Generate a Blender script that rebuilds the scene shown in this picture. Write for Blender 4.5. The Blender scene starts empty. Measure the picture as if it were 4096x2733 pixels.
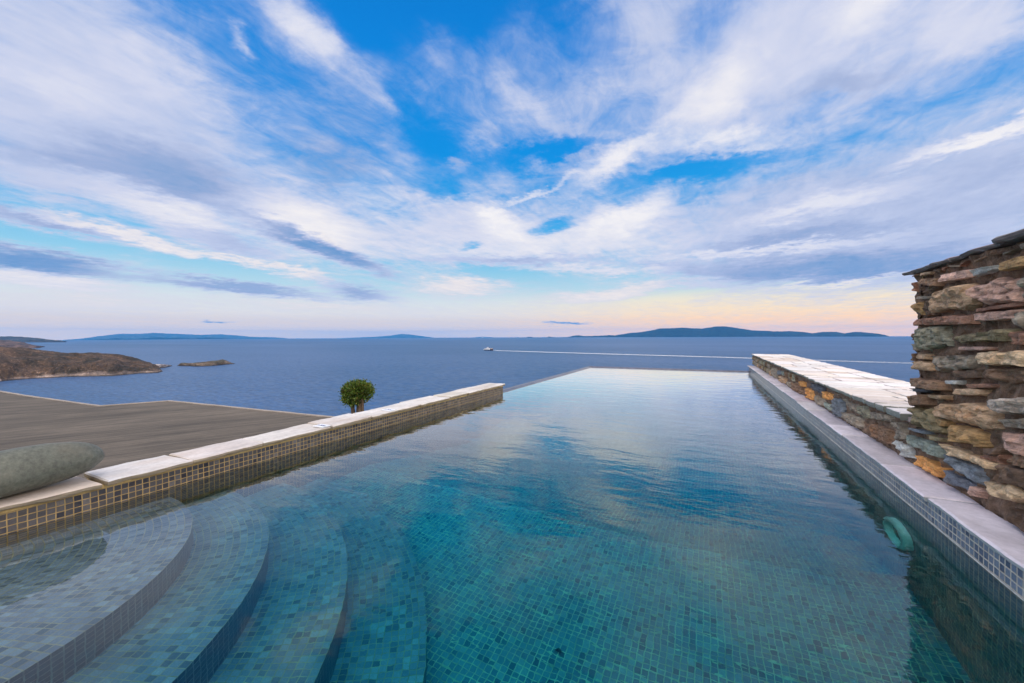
import bpy, bmesh, math, random
import numpy as np
from mathutils import Vector, Matrix, noise
R = math.radians
scene = bpy.context.scene
COL = scene.collection

# ------------------------------------------------------------------ camera
EYE = 0.85                       # camera height above the pool water (z = 0)
SEA = -50.0                      # sea level
EARTH = 6371000.0
cam_data = bpy.data.cameras.new("camera")
cam = bpy.data.objects.new("camera", cam_data)
COL.objects.link(cam)
cam_data.sensor_width = 36.0
cam_data.lens = 36.0 * 1590.0 / 4096.0
cam_data.clip_start = 0.05
cam_data.clip_end = 150000.0
YAW, PITCH, ROLL = R(26.0), R(-0.83), R(0.25)
fwd = Vector((-math.sin(YAW) * math.cos(PITCH), math.cos(YAW) * math.cos(PITCH), math.sin(PITCH)))
rt0 = Vector((math.cos(YAW), math.sin(YAW), 0))
up0 = rt0.cross(fwd)
rt = rt0 * math.cos(ROLL) - up0 * math.sin(ROLL)
up = up0 * math.cos(ROLL) + rt0 * math.sin(ROLL)
cam.matrix_world = Matrix(((rt.x, up.x, -fwd.x, 0), (rt.y, up.y, -fwd.y, 0), (rt.z, up.z, -fwd.z, EYE), (0, 0, 0, 1)))
scene.camera = cam


def ray(x, y):
    """direction of a measured photograph point (4096 x 2733)"""
    return fwd + rt * ((x - 2048.0) / 1590.0) - up * ((y - 1366.5) / 1590.0)


def on_z(x, y, z=0.0):
    d = ray(x, y)
    return Vector((0, 0, EYE)) + d * ((z - EYE) / d.z)


def on_x(x, y, X):
    d = ray(x, y)
    return Vector((0, 0, EYE)) + d * (X / d.x)


# ------------------------------------------------------------------ render settings
scene.render.engine = 'CYCLES'
cy = scene.cycles
cy.use_denoising = True
cy.max_bounces = 12
cy.diffuse_bounces = 3
cy.glossy_bounces = 4
cy.transmission_bounces = 8
cy.volume_bounces = 1
cy.transparent_max_bounces = 8
cy.sample_clamp_indirect = 8.0
cy.caustics_reflective = True
cy.caustics_refractive = True
vs = scene.view_settings
vs.view_transform = 'Standard'
vs.look = 'None'
vs.exposure = 0.0
vs.gamma = 1.0
vs.use_curve_mapping = False


# ------------------------------------------------------------------ node helpers
def lin(r, g, b):
    def f(c):
        c /= 255.0
        return c / 12.92 if c <= 0.04045 else ((c + 0.055) / 1.055) ** 2.4
    return (f(r), f(g), f(b), 1.0)


class NT:
    """small node tree writer"""
    def __init__(self, tree):
        self.t = tree
        self.n = tree.nodes
        self.n.clear()

    def new(self, kind, **kw):
        nd = self.n.new(kind)
        for k, v in kw.items():
            setattr(nd, k, v)
        return nd

    def put(self, sock, v):
        if isinstance(v, bpy.types.NodeSocket):
            self.t.links.new(v, sock)
        elif v is not None:
            if hasattr(sock.default_value, '__len__') and not hasattr(v, '__len__'):
                v = (v,) * len(sock.default_value)
            if hasattr(v, '__len__') and len(v) != len(sock.default_value):
                v = tuple(v)[:len(sock.default_value)] + (1.0,) * (len(sock.default_value) - len(v))
            sock.default_value = v

    def math(self, op, a, b=None, c=None, clamp=False):
        nd = self.new('ShaderNodeMath', operation=op, use_clamp=clamp)
        for i, v in enumerate((a, b, c)):
            if v is not None:
                self.put(nd.inputs[i], v)
        return nd.outputs[0]

    def vmath(self, op, a, b=None, scale=None):
        nd = self.new('ShaderNodeVectorMath', operation=op)
        self.put(nd.inputs[0], a)
        if b is not None:
            self.put(nd.inputs[1], b)
        if scale is not None:
            self.put(nd.inputs['Scale'], scale)
        return nd.outputs['Value'] if op in ('DOT_PRODUCT', 'LENGTH', 'DISTANCE') else nd.outputs['Vector']

    def mix(self, f, a, b, mode='MIX', clamp=False):
        nd = self.new('ShaderNodeMix', data_type='RGBA', blend_type=mode, clamp_factor=True, clamp_result=clamp)
        self.put(nd.inputs[0], f)
        self.put(nd.inputs[6], a)
        self.put(nd.inputs[7], b)
        return nd.outputs[2]

    def fmix(self, f, a, b):
        nd = self.new('ShaderNodeMix', data_type='FLOAT')
        self.put(nd.inputs[0], f)
        self.put(nd.inputs[2], a)
        self.put(nd.inputs[3], b)
        return nd.outputs[0]

    def rng(self, v, a, b, c=0.0, d=1.0, kind='LINEAR'):
        nd = self.new('ShaderNodeMapRange', interpolation_type=kind)
        self.put(nd.inputs[0], v)
        for i, q in enumerate((a, b, c, d)):
            self.put(nd.inputs[1 + i], q)
        return nd.outputs[0]

    def noise(self, vec, scale=5.0, detail=4.0, rough=0.5, dist=0.0, color=False, dim='3D', lac=2.0):
        nd = self.new('ShaderNodeTexNoise', noise_dimensions=dim)
        self.put(nd.inputs['Vector'], vec)
        self.put(nd.inputs['Scale'], scale)
        self.put(nd.inputs['Detail'], detail)
        self.put(nd.inputs['Roughness'], rough)
        self.put(nd.inputs['Lacunarity'], lac)
        self.put(nd.inputs['Distortion'], dist)
        return nd.outputs['Color' if color else 'Fac']

    def voro(self, vec, scale=5.0, feature='F1', out='Distance', rnd=1.0):
        nd = self.new('ShaderNodeTexVoronoi', feature=feature)
        self.put(nd.inputs['Vector'], vec)
        self.put(nd.inputs['Scale'], scale)
        self.put(nd.inputs['Randomness'], rnd)
        return nd.outputs[out]

    def ramp(self, f, stops, mode='LINEAR'):
        nd = self.new('ShaderNodeValToRGB')
        cr = nd.color_ramp
        cr.interpolation = mode
        while len(cr.elements) > 1:
            cr.elements.remove(cr.elements[-1])
        for i, (p, c) in enumerate(stops):
            e = cr.elements[0] if i == 0 else cr.elements.new(p)
            e.position = p
            e.color = c if len(c) == 4 else (*c, 1.0)
        self.put(nd.inputs[0], f)
        return nd.outputs[0]

    def sep(self, v):
        nd = self.new('ShaderNodeSeparateXYZ')
        self.put(nd.inputs[0], v)
        return nd.outputs[0], nd.outputs[1], nd.outputs[2]

    def comb(self, x, y, z):
        nd = self.new('ShaderNodeCombineXYZ')
        for i, v in enumerate((x, y, z)):
            self.put(nd.inputs[i], v)
        return nd.outputs[0]

    def mapping(self, vec, loc=(0, 0, 0), rot=(0, 0, 0), scale=(1, 1, 1), kind='POINT'):
        nd = self.new('ShaderNodeMapping', vector_type=kind)
        self.put(nd.inputs[0], vec)
        nd.inputs[1].default_value = loc
        nd.inputs[2].default_value = rot
        nd.inputs[3].default_value = scale
        return nd.outputs[0]


# ------------------------------------------------------------------ sky: world directions, azimuth / elevation in degrees
SUN_AZ, SUN_EL = 78.0, 24.0
#           azimuth, elevation, turn, half length, half width, cover, brightness, warmth, edge
CLOUDS = [
    (-33.1, 14.07, -0.4, 38.0, 4.65, 0.86, 0.7, 0.05, 1.3), (-71.8, 22.97, -14.5, 16.5, 10.3, 0.92, 0.54, 0.0, 1.6),
    (-74.0, 21.44, -12.1, 5.9, 3.1, 0.95, 0.8, 0.0, 1.5), (-66.0, 26.68, -8.1, 8.1, 2.48, 0.92, 0.74, 0.0, 1.5),
    (-74.7, 19.2, 2.2, 4.7, 2.25, 0.95, 0.78, 0.1, 1.4), (-57.0, 28.91, -22.5, 16.7, 4.7, 0.3, 0.45, 0.0, 1.6),
    (-52.7, 29.91, -32.2, 7.0, 2.51, 0.16, 0.4, 0.0, 1.4), (-51.6, 33.92, -29.9, 8.1, 2.99, 0.78, 0.82, 0.0, 1.4),
    (-42.9, 29.02, -1.3, 4.1, 1.01, 0.75, 0.85, 0.0, 1.5), (-59.5, 31.54, -18.9, 1.2, 0.97, 0.62, 0.85, 0.0, 1.4),
    (-47.5, 26.71, -24.4, 7.0, 4.38, 0.42, 0.35, 0.0, 1.3), (-73.2, 16.58, 4.5, 6.9, 1.88, 0.93, 0.3, 0.0, 1.3),
    (-65.4, 17.05, -9.8, 13.6, 2.66, 0.95, 0.14, 0.0, 1.5), (-49.7, 20.63, -18.7, 7.1, 2.91, 0.6, 0.22, 0.0, 1.3),
    (-74.9, 14.37, 0.7, 4.8, 1.09, 0.95, 0.55, 0.1, 1.3), (-66.0, 13.25, -12.0, 6.2, 1.4, 0.98, 0.9, 0.1, 1.8),
    (-74.7, 10.78, -7.9, 5.8, 0.73, 0.95, 0.3, 0.0, 1.8), (-61.1, 10.8, -8.7, 7.2, 1.0, 0.95, 0.42, 0.0, 1.5),
    (-70.0, 10.49, -11.8, 6.3, 0.53, 1.0, 0.95, 0.35, 2.0), (-57.4, 8.4, -8.3, 8.5, 0.63, 1.0, 1.0, 0.45, 2.0),
    (-75.4, 9.02, -5.3, 6.0, 0.72, 0.02, 0.6, 0.0, 1.8), (-61.6, 7.68, -4.6, 7.1, 1.01, 0.02, 0.6, 0.0, 1.8),
    (-76.4, 6.94, -5.5, 6.9, 1.03, 0.92, 0.02, 0.0, 1.9), (-60.3, 5.75, -3.8, 12.0, 0.77, 0.85, 0.2, 0.0, 1.8),
    (-75.7, 5.23, -3.2, 6.2, 0.65, 0.95, 0.95, 0.3, 1.8), (-52.6, 13.6, -17.1, 8.6, 2.99, 1.0, 1.0, 0.12, 1.9),
    (-51.4, 11.58, -13.7, 4.2, 0.99, 1.0, 1.03, 0.6, 1.5), (-51.1, 11.06, -17.7, 9.9, 0.95, 0.95, 0.04, 0.0, 1.9),
    (-46.9, 5.97, -9.5, 5.8, 1.05, 0.85, 0.2, 0.0, 1.6), (-44.7, 36.92, -59.9, 4.3, 3.47, 0.0, 0.5, 0.0, 2.0),
    (-37.0, 25.26, -25.8, 7.0, 3.24, 0.0, 0.5, 0.0, 1.8), (-40.8, 29.2, -56.0, 3.1, 1.74, 0.1, 0.5, 0.0, 1.3),
    (-35.0, 37.19, -69.0, 4.1, 2.51, 0.55, 0.45, 0.0, 1.4), (-23.0, 33.5, -26.0, 12.4, 5.09, 0.42, 0.45, 0.0, 1.3),
    (-24.3, 31.22, -34.1, 6.0, 1.82, 0.68, 0.66, 0.0, 1.5), (-29.0, 25.99, -14.7, 4.2, 1.13, 0.58, 0.45, 0.0, 1.6),
    (-34.3, 23.24, -28.0, 1.5, 0.78, 0.5, 0.35, 0.0, 1.8), (-28.1, 23.39, 21.5, 1.7, 0.69, 0.45, 0.35, 0.0, 1.6),
    (-17.5, 26.47, -0.5, 6.7, 0.69, 0.6, 0.5, 0.0, 1.6), (-21.2, 24.06, 4.5, 11.8, 1.14, 0.0, 0.5, 0.0, 1.8),
    (-15.4, 23.44, 13.6, 5.9, 0.74, 0.55, 0.4, 0.0, 1.4), (-44.3, 17.37, -9.7, 6.3, 2.2, 0.5, 0.75, 0.0, 1.3),
    (-36.1, 19.86, -6.6, 4.9, 1.2, 0.1, 0.5, 0.0, 1.5), (8.9, 30.91, 7.4, 20.5, 7.79, 0.9, 0.62, 0.0, 1.6),
    (-5.1, 36.42, 28.7, 4.6, 2.86, 0.9, 0.45, 0.0, 1.3), (1.4, 28.1, 35.1, 5.4, 2.54, 0.98, 0.97, 0.05, 1.6),
    (14.7, 30.86, 16.2, 4.3, 2.22, 0.97, 0.93, 0.0, 1.5), (22.8, 26.76, 4.9, 4.7, 2.13, 0.95, 0.72, 0.0, 1.3),
    (-10.7, 23.03, 19.3, 8.9, 1.4, 0.9, 0.97, 0.0, 1.6), (-23.1, 20.26, 17.7, 7.8, 0.45, 0.75, 0.85, 0.0, 1.8),
    (-33.8, 18.65, 17.3, 4.0, 0.28, 0.45, 0.8, 0.0, 1.6), (1.4, 23.08, -10.0, 8.0, 1.37, 0.8, 0.94, 0.0, 1.5),
    (-1.8, 20.39, 0.7, 10.1, 0.91, 0.0, 0.5, 0.0, 1.8), (9.0, 17.5, -0.9, 7.3, 0.75, 0.5, 0.42, 0.0, 1.6),
    (21.5, 19.96, -2.8, 7.0, 0.99, 0.45, 0.6, 0.0, 1.7), (13.8, 25.66, -6.2, 5.9, 1.17, 0.95, 0.3, 0.05, 1.5),
    (16.0, 12.0, 0.7, 24.6, 6.25, 0.97, 0.44, 0.0, 2.0), (23.5, 17.45, 4.1, 5.3, 0.57, 1.0, 1.0, 0.0, 1.9),
    (25.8, 14.56, -2.3, 5.3, 0.95, 0.97, 0.36, 0.0, 1.7), (11.2, 14.38, 3.8, 8.7, 0.86, 0.95, 0.88, 0.0, 1.7),
    (-1.1, 17.76, 6.3, 5.2, 0.73, 0.5, 0.5, 0.0, 1.4), (9.6, 11.51, 0.1, 11.2, 0.79, 0.97, 0.22, 0.0, 1.6),
    (5.3, 10.42, -1.1, 13.3, 0.41, 1.0, 0.85, 0.0, 1.8), (13.4, 7.44, -3.3, 16.0, 1.42, 0.98, 0.1, 0.0, 1.9),
    (-3.9, 8.93, -12.5, 5.2, 0.67, 0.95, 0.3, 0.0, 1.5), (-26.4, 15.02, -18.8, 5.4, 1.76, 1.0, 1.0, 0.0, 1.9),
    (-28.6, 16.89, -13.5, 1.8, 0.92, 1.0, 1.05, 0.0, 1.7), (-11.0, 15.31, 16.0, 7.3, 1.95, 1.0, 1.02, 0.0, 1.8),
    (-20.6, 12.51, 0.1, 19.7, 1.78, 0.9, 0.9, 0.05, 1.6), (-19.7, 15.2, 14.9, 3.2, 1.17, 0.08, 0.5, 0.0, 1.3),
    (-32.2, 13.1, 10.1, 1.9, 0.59, 0.3, 0.5, 0.0, 1.3), (-25.6, 10.51, -1.5, 14.9, 0.6, 0.95, 0.38, 0.0, 1.7),
    (-13.9, 9.11, -1.5, 11.4, 0.54, 0.9, 0.85, 0.1, 1.6), (-26.0, 8.32, -6.9, 7.9, 0.92, 0.04, 0.5, 0.0, 1.9),
    (-33.4, 6.98, -0.9, 7.7, 1.16, 0.95, 0.97, 0.55, 1.7), (-12.4, 5.94, 5.0, 10.4, 0.84, 0.9, 0.98, 0.6, 1.8),
    (-4.2, 5.21, 5.2, 6.0, 0.64, 0.03, 0.5, 0.0, 1.9), (12.1, 5.79, 2.0, 7.4, 0.29, 0.6, 1.0, 0.6, 1.6),
    (-1.6, 6.76, 2.3, 5.7, 0.45, 0.85, 0.7, 0.3, 1.5), (-72.9, 3.43, 1.9, 8.8, 0.94, 0.7, 0.95, 0.7, 1.5),
    (-50.9, 3.98, -1.6, 12.9, 0.79, 0.6, 0.95, 0.7, 1.4), (-18.3, 1.79, 0.0, 3.3, 0.2, 1.0, -0.1, 0.0, 2.2),
    (-62.5, 1.8, 1.0, 1.3, 0.12, 0.9, 0.0, 0.0, 2.2),
]



# above the picture, mirrored by the pool; left veil added to brighten the steps
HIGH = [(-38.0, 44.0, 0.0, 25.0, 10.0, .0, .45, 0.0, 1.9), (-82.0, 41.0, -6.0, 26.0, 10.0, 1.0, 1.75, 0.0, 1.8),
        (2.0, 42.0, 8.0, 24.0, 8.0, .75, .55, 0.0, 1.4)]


def build_world():
    w = bpy.data.worlds.new("World")
    scene.world = w
    w.use_nodes = True
    T = NT(w.node_tree)
    d = T.new('ShaderNodeTexCoord').outputs['Generated']
    d = T.vmath('NORMALIZE', d)
    x, y, z = T.sep(d)
    az = T.math('DEGREES', T.math('ARCTAN2', x, y))
    el = T.math('DEGREES', T.math('ARCSINE', z))
    elp = T.math('MAXIMUM', el, 0.0)
    # clear air
    sky = T.new('ShaderNodeTexSky', sky_type='NISHITA')
    sky.sun_disc = False
    sky.sun_elevation = R(SUN_EL)
    sky.sun_rotation = R(SUN_AZ)
    sky.altitude = 50
    sky.air_density = 1.0
    sky.dust_density = 1.2
    sky.ozone_density = 2.5
    e90 = T.math('DIVIDE', elp, 90.0)
    # the lowest degrees glow: what reaches the eye has crossed the sea haze
    mid = [(6.5, (.52, .75, .84)), (9, (.30, .64, .85)), (12, (.10, .52, .87)), (16, (.018, .38, .84)),
           (24, (.001, .29, .80)), (35, (.001, .235, .74)), (60, (.003, .11, .46)), (90, (.003, .08, .38))]
    left = [(0.0, (1.42, 1.00, .62)), (0.6, (1.38, .98, .62)), (1.2, (1.14, .85, .63)), (2.0, (.97, .79, .67)), (3, (.95, .87, .79)), (4.8, (.80, .86, .84))] + mid
    right = [(0.0, (2.00, 1.05, .30)), (0.6, (1.95, 1.04, .32)), (1.2, (1.60, .92, .38)), (2.0, (1.48, .88, .36)), (3, (1.30, .92, .48)), (4.8, (1.04, .91, .64))] + mid
    h2 = lambda c: tuple(q * .5 for q in c)
    a = T.vmath('SCALE', T.ramp(e90, [(e / 90.0, h2(c)) for e, c in left]), scale=2.0)
    b = T.vmath('SCALE', T.ramp(e90, [(e / 90.0, h2(c)) for e, c in right]), scale=2.0)
    clear = T.mix(T.rng(az, -38, 5, 0, 1, 'SMOOTHSTEP'), a, b)
    clear = T.mix(0.06, clear, T.vmath('SCALE', sky.outputs[0], scale=0.11))
    # noise on a flat cloud deck, stretched along the wind
    zz = T.math('ADD', T.math('ABSOLUTE', z), 0.055)
    P = T.comb(T.math('DIVIDE', x, zz), T.math('DIVIDE', y, zz), 0.0)
    Ps = T.mapping(P, rot=(0, 0, R(-38.0)), scale=(1.0, 0.34, 1.0))
    n_streak = T.noise(Ps, 2.2, 9, 0.6, 0.4)
    n_puff = T.noise(P, 4.2, 9, 0.62, 0.6)
    n_fine = T.noise(T.mapping(P, loc=(7, 3, 0), rot=(0, 0, R(-38)), scale=(1, .45, 1)), 8.5, 7, 0.66, 1.0)
    warp = T.noise(T.mapping(P, loc=(3, 9, 0), scale=(1, .6, 1)), 1.3, 6, 0.55, color=True)
    warp2 = T.noise(T.mapping(P, loc=(13, 2, 0)), 4.2, 5, 0.6, color=True)
    warp3 = T.noise(T.mapping(P, loc=(3, 22, 0)), 11.0, 5, 0.65, color=True)
    wv3 = T.vmath('MULTIPLY', T.vmath('SUBTRACT', warp3, (0.5, 0.5, 0.5)), (3.6, 2.8, 0.0))
    amp = T.rng(elp, 0.0, 26.0, 0.22, 1.0)
    wv = T.vmath('MULTIPLY', T.vmath('SUBTRACT', warp, (0.5, 0.5, 0.5)), (9.0, 6.0, 0.0))
    wv2 = T.vmath('MULTIPLY', T.vmath('SUBTRACT', warp2, (0.5, 0.5, 0.5)), (5.5, 4.2, 0.0))
    q = T.vmath('ADD', T.comb(az, el, 0.0), T.vmath('SCALE', T.vmath('ADD', T.vmath('ADD', wv, wv2), wv3), scale=amp))
    # base cover: thin veil, then the individual clouds painted on in order
    st = T.mix(T.rng(el, 10, 16), (0.25, 0.75, 0.35, 1), T.mix(T.rng(el, 31, 37), (0.4, 0.55, 0.0, 1), (0.06, 0.5, 0.0, 1)))
    for (ca, ce, rot, hl, hw, cov, bri, warm, gain) in CLOUDS:
        m = T.mapping(q, loc=(ca, ce, 0), rot=(0, 0, R(rot)), scale=(hl * 1.4, hw * 1.7, 1.0), kind='TEXTURE')
        g = T.new('ShaderNodeTexGradient', gradient_type='SPHERICAL')
        T.put(g.inputs[0], m)
        f = T.rng(g.outputs['Fac'], 0.0, min(1.0, 1.6 / gain), 0, 1, 'SMOOTHSTEP')
        st = T.mix(f, st, (cov, bri, warm, 1))
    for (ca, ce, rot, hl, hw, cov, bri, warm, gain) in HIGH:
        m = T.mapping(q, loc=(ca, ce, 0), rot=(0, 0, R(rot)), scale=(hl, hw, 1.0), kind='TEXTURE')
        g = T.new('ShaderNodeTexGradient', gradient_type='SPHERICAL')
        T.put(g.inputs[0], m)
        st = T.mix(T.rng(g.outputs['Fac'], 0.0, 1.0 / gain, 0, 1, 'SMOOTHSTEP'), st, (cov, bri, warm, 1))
    # behind and overhead: unseen cloud, brightened as fill light for the foreground
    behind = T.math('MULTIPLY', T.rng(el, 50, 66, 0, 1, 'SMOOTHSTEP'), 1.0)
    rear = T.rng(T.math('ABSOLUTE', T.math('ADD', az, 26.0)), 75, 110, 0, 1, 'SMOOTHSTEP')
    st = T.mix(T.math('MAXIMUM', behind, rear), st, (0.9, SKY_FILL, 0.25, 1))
    sc = T.new('ShaderNodeSeparateColor')
    T.put(sc.inputs[0], st)
    cov, bri, warm = sc.outputs[0], sc.outputs[1], sc.outputs[2]
    half = T.math('MULTIPLY', T.math('MULTIPLY', cov, T.math('SUBTRACT', 1.0, cov)), 4.0)
    tex = T.math('MULTIPLY_ADD', half, 1.8, 0.20)
    nn = T.math('ADD', T.math('MULTIPLY', n_streak, 0.34), T.math('ADD', T.math('MULTIPLY', n_puff, 0.42), T.math('MULTIPLY', n_fine, 0.24)))
    nn = T.math('MULTIPLY', T.math('SUBTRACT', nn, 0.5), 1.15)
    cov = T.math('MULTIPLY_ADD', nn, tex, cov)
    cov = T.rng(cov, 0.0, 0.95, 0, 1, 'SMOOTHSTEP')
    nb = T.math('MULTIPLY_ADD', n_streak, 0.5, T.math('MULTIPLY', n_puff, 0.5))
    bri = T.math('MULTIPLY_ADD', T.math('SUBTRACT', nb, 0.5), 0.50, bri)
    bri = T.math('MULTIPLY_ADD', T.math('SUBTRACT', n_fine, 0.5), 0.28, bri)
    cc = T.ramp(T.math('DIVIDE', T.math('ADD', bri, 0.25), 1.5), [
        (0.00, lin(88, 138, 196)), (0.17, lin(118, 158, 208)), (0.34, lin(164, 180, 218)), (0.50, lin(194, 204, 233)),
        (0.62, lin(211, 216, 238)), (0.75, lin(229, 230, 242)), (0.86, lin(247, 244, 246)), (1.0, lin(254, 252, 251))])
    over = T.math('MULTIPLY', T.math('MAXIMUM', T.math('SUBTRACT', bri, 1.25), 0.0), 1.0)
    cc = T.vmath('MULTIPLY', cc, T.vmath('ADD', T.comb(over, over, over), (1, 1, 1)))
    low = T.rng(elp, 2.0, 12.0, 1.0, 0.0, 'SMOOTHSTEP')
    wf = T.math('MAXIMUM', warm, T.math('MULTIPLY', low, 0.35))
    wf = T.math('MULTIPLY', wf, T.rng(bri, 0.45, 0.8))
    cc = T.mix(wf, cc, T.vmath('MULTIPLY', cc, (1.04, 0.93, 0.82)))
    col = T.mix(cov, clear, cc)
    col = T.vmath('SCALE', col, scale=10.0)
    # below the horizon: dim sea colour
    col = T.mix(T.rng(el, -4.0, -0.8), lin(70, 95, 140), col)
    bg = T.new('ShaderNodeBackground')
    T.put(bg.inputs[0], col)
    bg.inputs[1].default_value = 0.1
    out = T.new('ShaderNodeOutputWorld')
    T.t.links.new(bg.outputs[0], out.inputs[0])
    w.cycles.sampling_method = 'MANUAL'
    w.cycles.sample_map_resolution = 512


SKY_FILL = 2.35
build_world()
sun_d = bpy.data.lights.new("sun", 'SUN')
sun = bpy.data.objects.new("sun", sun_d)
COL.objects.link(sun)
sun_d.energy = 0.9
sun_d.angle = R(14.0)
sun_d.color = (1.0, 0.86, 0.72)
sa, se = R(SUN_AZ), R(SUN_EL)
sun_dir = Vector((math.sin(sa) * math.cos(se), math.cos(sa) * math.cos(se), math.sin(se)))
sun.rotation_euler = sun_dir.to_track_quat('Z', 'Y').to_euler()



# ------------------------------------------------------------------ object helpers
def link(name, mesh, parent=None, mat=None, smooth=False):
    o = bpy.data.objects.new(name, mesh)
    COL.objects.link(o)
    if parent is not None:
        o.parent = parent
    if mat is not None:
        mesh.materials.append(mat)
    if smooth:
        mesh.polygons.foreach_set('use_smooth', [True] * len(mesh.polygons))
    return o


def tag(o, label=None, cat=None, group=None, kind=None):
    if label:
        o['label'] = label
    if cat:
        o['category'] = cat
    if group:
        o['group'] = group
    if kind:
        o['kind'] = kind
    return o


def thing(name, label, cat, loc=(0, 0, 0), group=None):
    o = bpy.data.objects.new(name, None)
    o.empty_display_size = 0.2
    COL.objects.link(o)
    o.location = loc
    return tag(o, label, cat, group)


class MB:
    """mesh builder with optional uv and colour per face corner"""
    def __init__(self):
        self.v, self.f, self.uv, self.c, self.off = [], [], [], [], Vector((0, 0, 0))

    def add(self, vs, fs, uvs=None, col=None):
        b = len(self.v)
        self.v += [tuple(p) for p in vs]
        for i, f in enumerate(fs):
            self.f.append(tuple(b + k for k in f))
            self.uv += list(uvs[i]) if uvs else [(0.0, 0.0)] * len(f)
            self.c += [col if col else (1, 1, 1, 1)] * len(f)

    def quad(self, a, b, c, d, uv=None, col=None):
        self.add([a, b, c, d], [(0, 1, 2, 3)], [uv] if uv else None, col)

    def box(self, x0, x1, y0, y1, z0, z1, tile=None, col=None):
        P = lambda i, j, k: ((x0, x1)[i], (y0, y1)[j], (z0, z1)[k])
        s = tile or 1.0
        for q in (((0, 0, 0), (0, 1, 0), (1, 1, 0), (1, 0, 0)), ((0, 0, 1), (1, 0, 1), (1, 1, 1), (0, 1, 1)),
                  ((0, 0, 0), (1, 0, 0), (1, 0, 1), (0, 0, 1)), ((0, 1, 0), (0, 1, 1), (1, 1, 1), (1, 1, 0)),
                  ((0, 0, 0), (0, 0, 1), (0, 1, 1), (0, 1, 0)), ((1, 0, 0), (1, 1, 0), (1, 1, 1), (1, 0, 1))):
            p = [P(*k) for k in q]
            ax = [len(set(round(t[i], 6) for t in p)) > 1 for i in range(3)]
            use = [i for i in range(3) if ax[i]][:2]
            self.quad(*p, uv=[(t[use[0]] / s, t[use[1]] / s) for t in p], col=col)

    def grid(self, fn, nu, nv, uvfn=None, col=None, flip=False):
        vs = [fn(i / nu, j / nv) for j in range(nv + 1) for i in range(nu + 1)]
        fs, us = [], []
        for j in range(nv):
            for i in range(nu):
                a = j * (nu + 1) + i
                f = (a, a + 1, a + nu + 2, a + nu + 1)
                if flip:
                    f = f[::-1]
                fs.append(f)
                if uvfn:
                    us.append([uvfn((k % (nu + 1)) / nu, (k // (nu + 1)) / nv) for k in f])
        self.add(vs, fs, us or None, col)

    def tube(self, pts, rad, n=8, col=None, cap=True):
        vs, fs = [], []
        m = len(pts)
        for i, p in enumerate(pts):
            p = Vector(p)
            t = (Vector(pts[min(i + 1, m - 1)]) - Vector(pts[max(i - 1, 0)])).normalized()
            a = t.cross(Vector((0, 0, 1)))
            if a.length < 0.01:
                a = Vector((1, 0, 0))
            a.normalize()
            b = t.cross(a)
            for k in range(n):
                g = 2 * math.pi * k / n
                vs.append(p + (a * math.cos(g) + b * math.sin(g)) * rad[i])
        for i in range(m - 1):
            for k in range(n):
                fs.append((i * n + k, i * n + (k + 1) % n, (i + 1) * n + (k + 1) % n, (i + 1) * n + k))
        if cap:
            fs.append(tuple(range(n))[::-1])
            fs.append(tuple((m - 1) * n + k for k in range(n)))
        self.add(vs, fs, None, col)

    def build(self, name, mat=None, parent=None, smooth=False):
        me = bpy.data.meshes.new(name)
        me.from_pydata(self.v, [], self.f)
        ul = me.uv_layers.new(name='UVMap')
        ul.data.foreach_set('uv', np.array(self.uv, 'f').ravel())
        ca = me.color_attributes.new('tone', 'FLOAT_COLOR', 'CORNER')
        ca.data.foreach_set('color', np.array([c if len(c) == 4 else (*c, 1) for c in self.c], 'f').ravel())
        me.validate()
        me.update()
        return link(name, me, parent, mat, smooth)


def fbm(x, y, z=0.0, o=4, h=0.9):
    return noise.fractal(Vector((x, y, z)), h, 2.0, o)


# ------------------------------------------------------------------ materials
def material(name):
    m = bpy.data.materials.new(name)
    m.use_nodes = True
    T = NT(m.node_tree)
    out = T.new('ShaderNodeOutputMaterial')
    b = T.new('ShaderNodeBsdfPrincipled')
    T.t.links.new(b.outputs[0], out.inputs[0])
    return m, T, b, out


def bump(T, h, strength=0.5, dist=0.01, normal=None):
    n = T.new('ShaderNodeBump')
    n.inputs['Strength'].default_value = strength
    n.inputs['Distance'].default_value = dist
    T.put(n.inputs['Height'], h)
    if normal is not None:
        T.put(n.inputs['Normal'], normal)
    return n.outputs[0]


TILE = 0.0288


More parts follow.
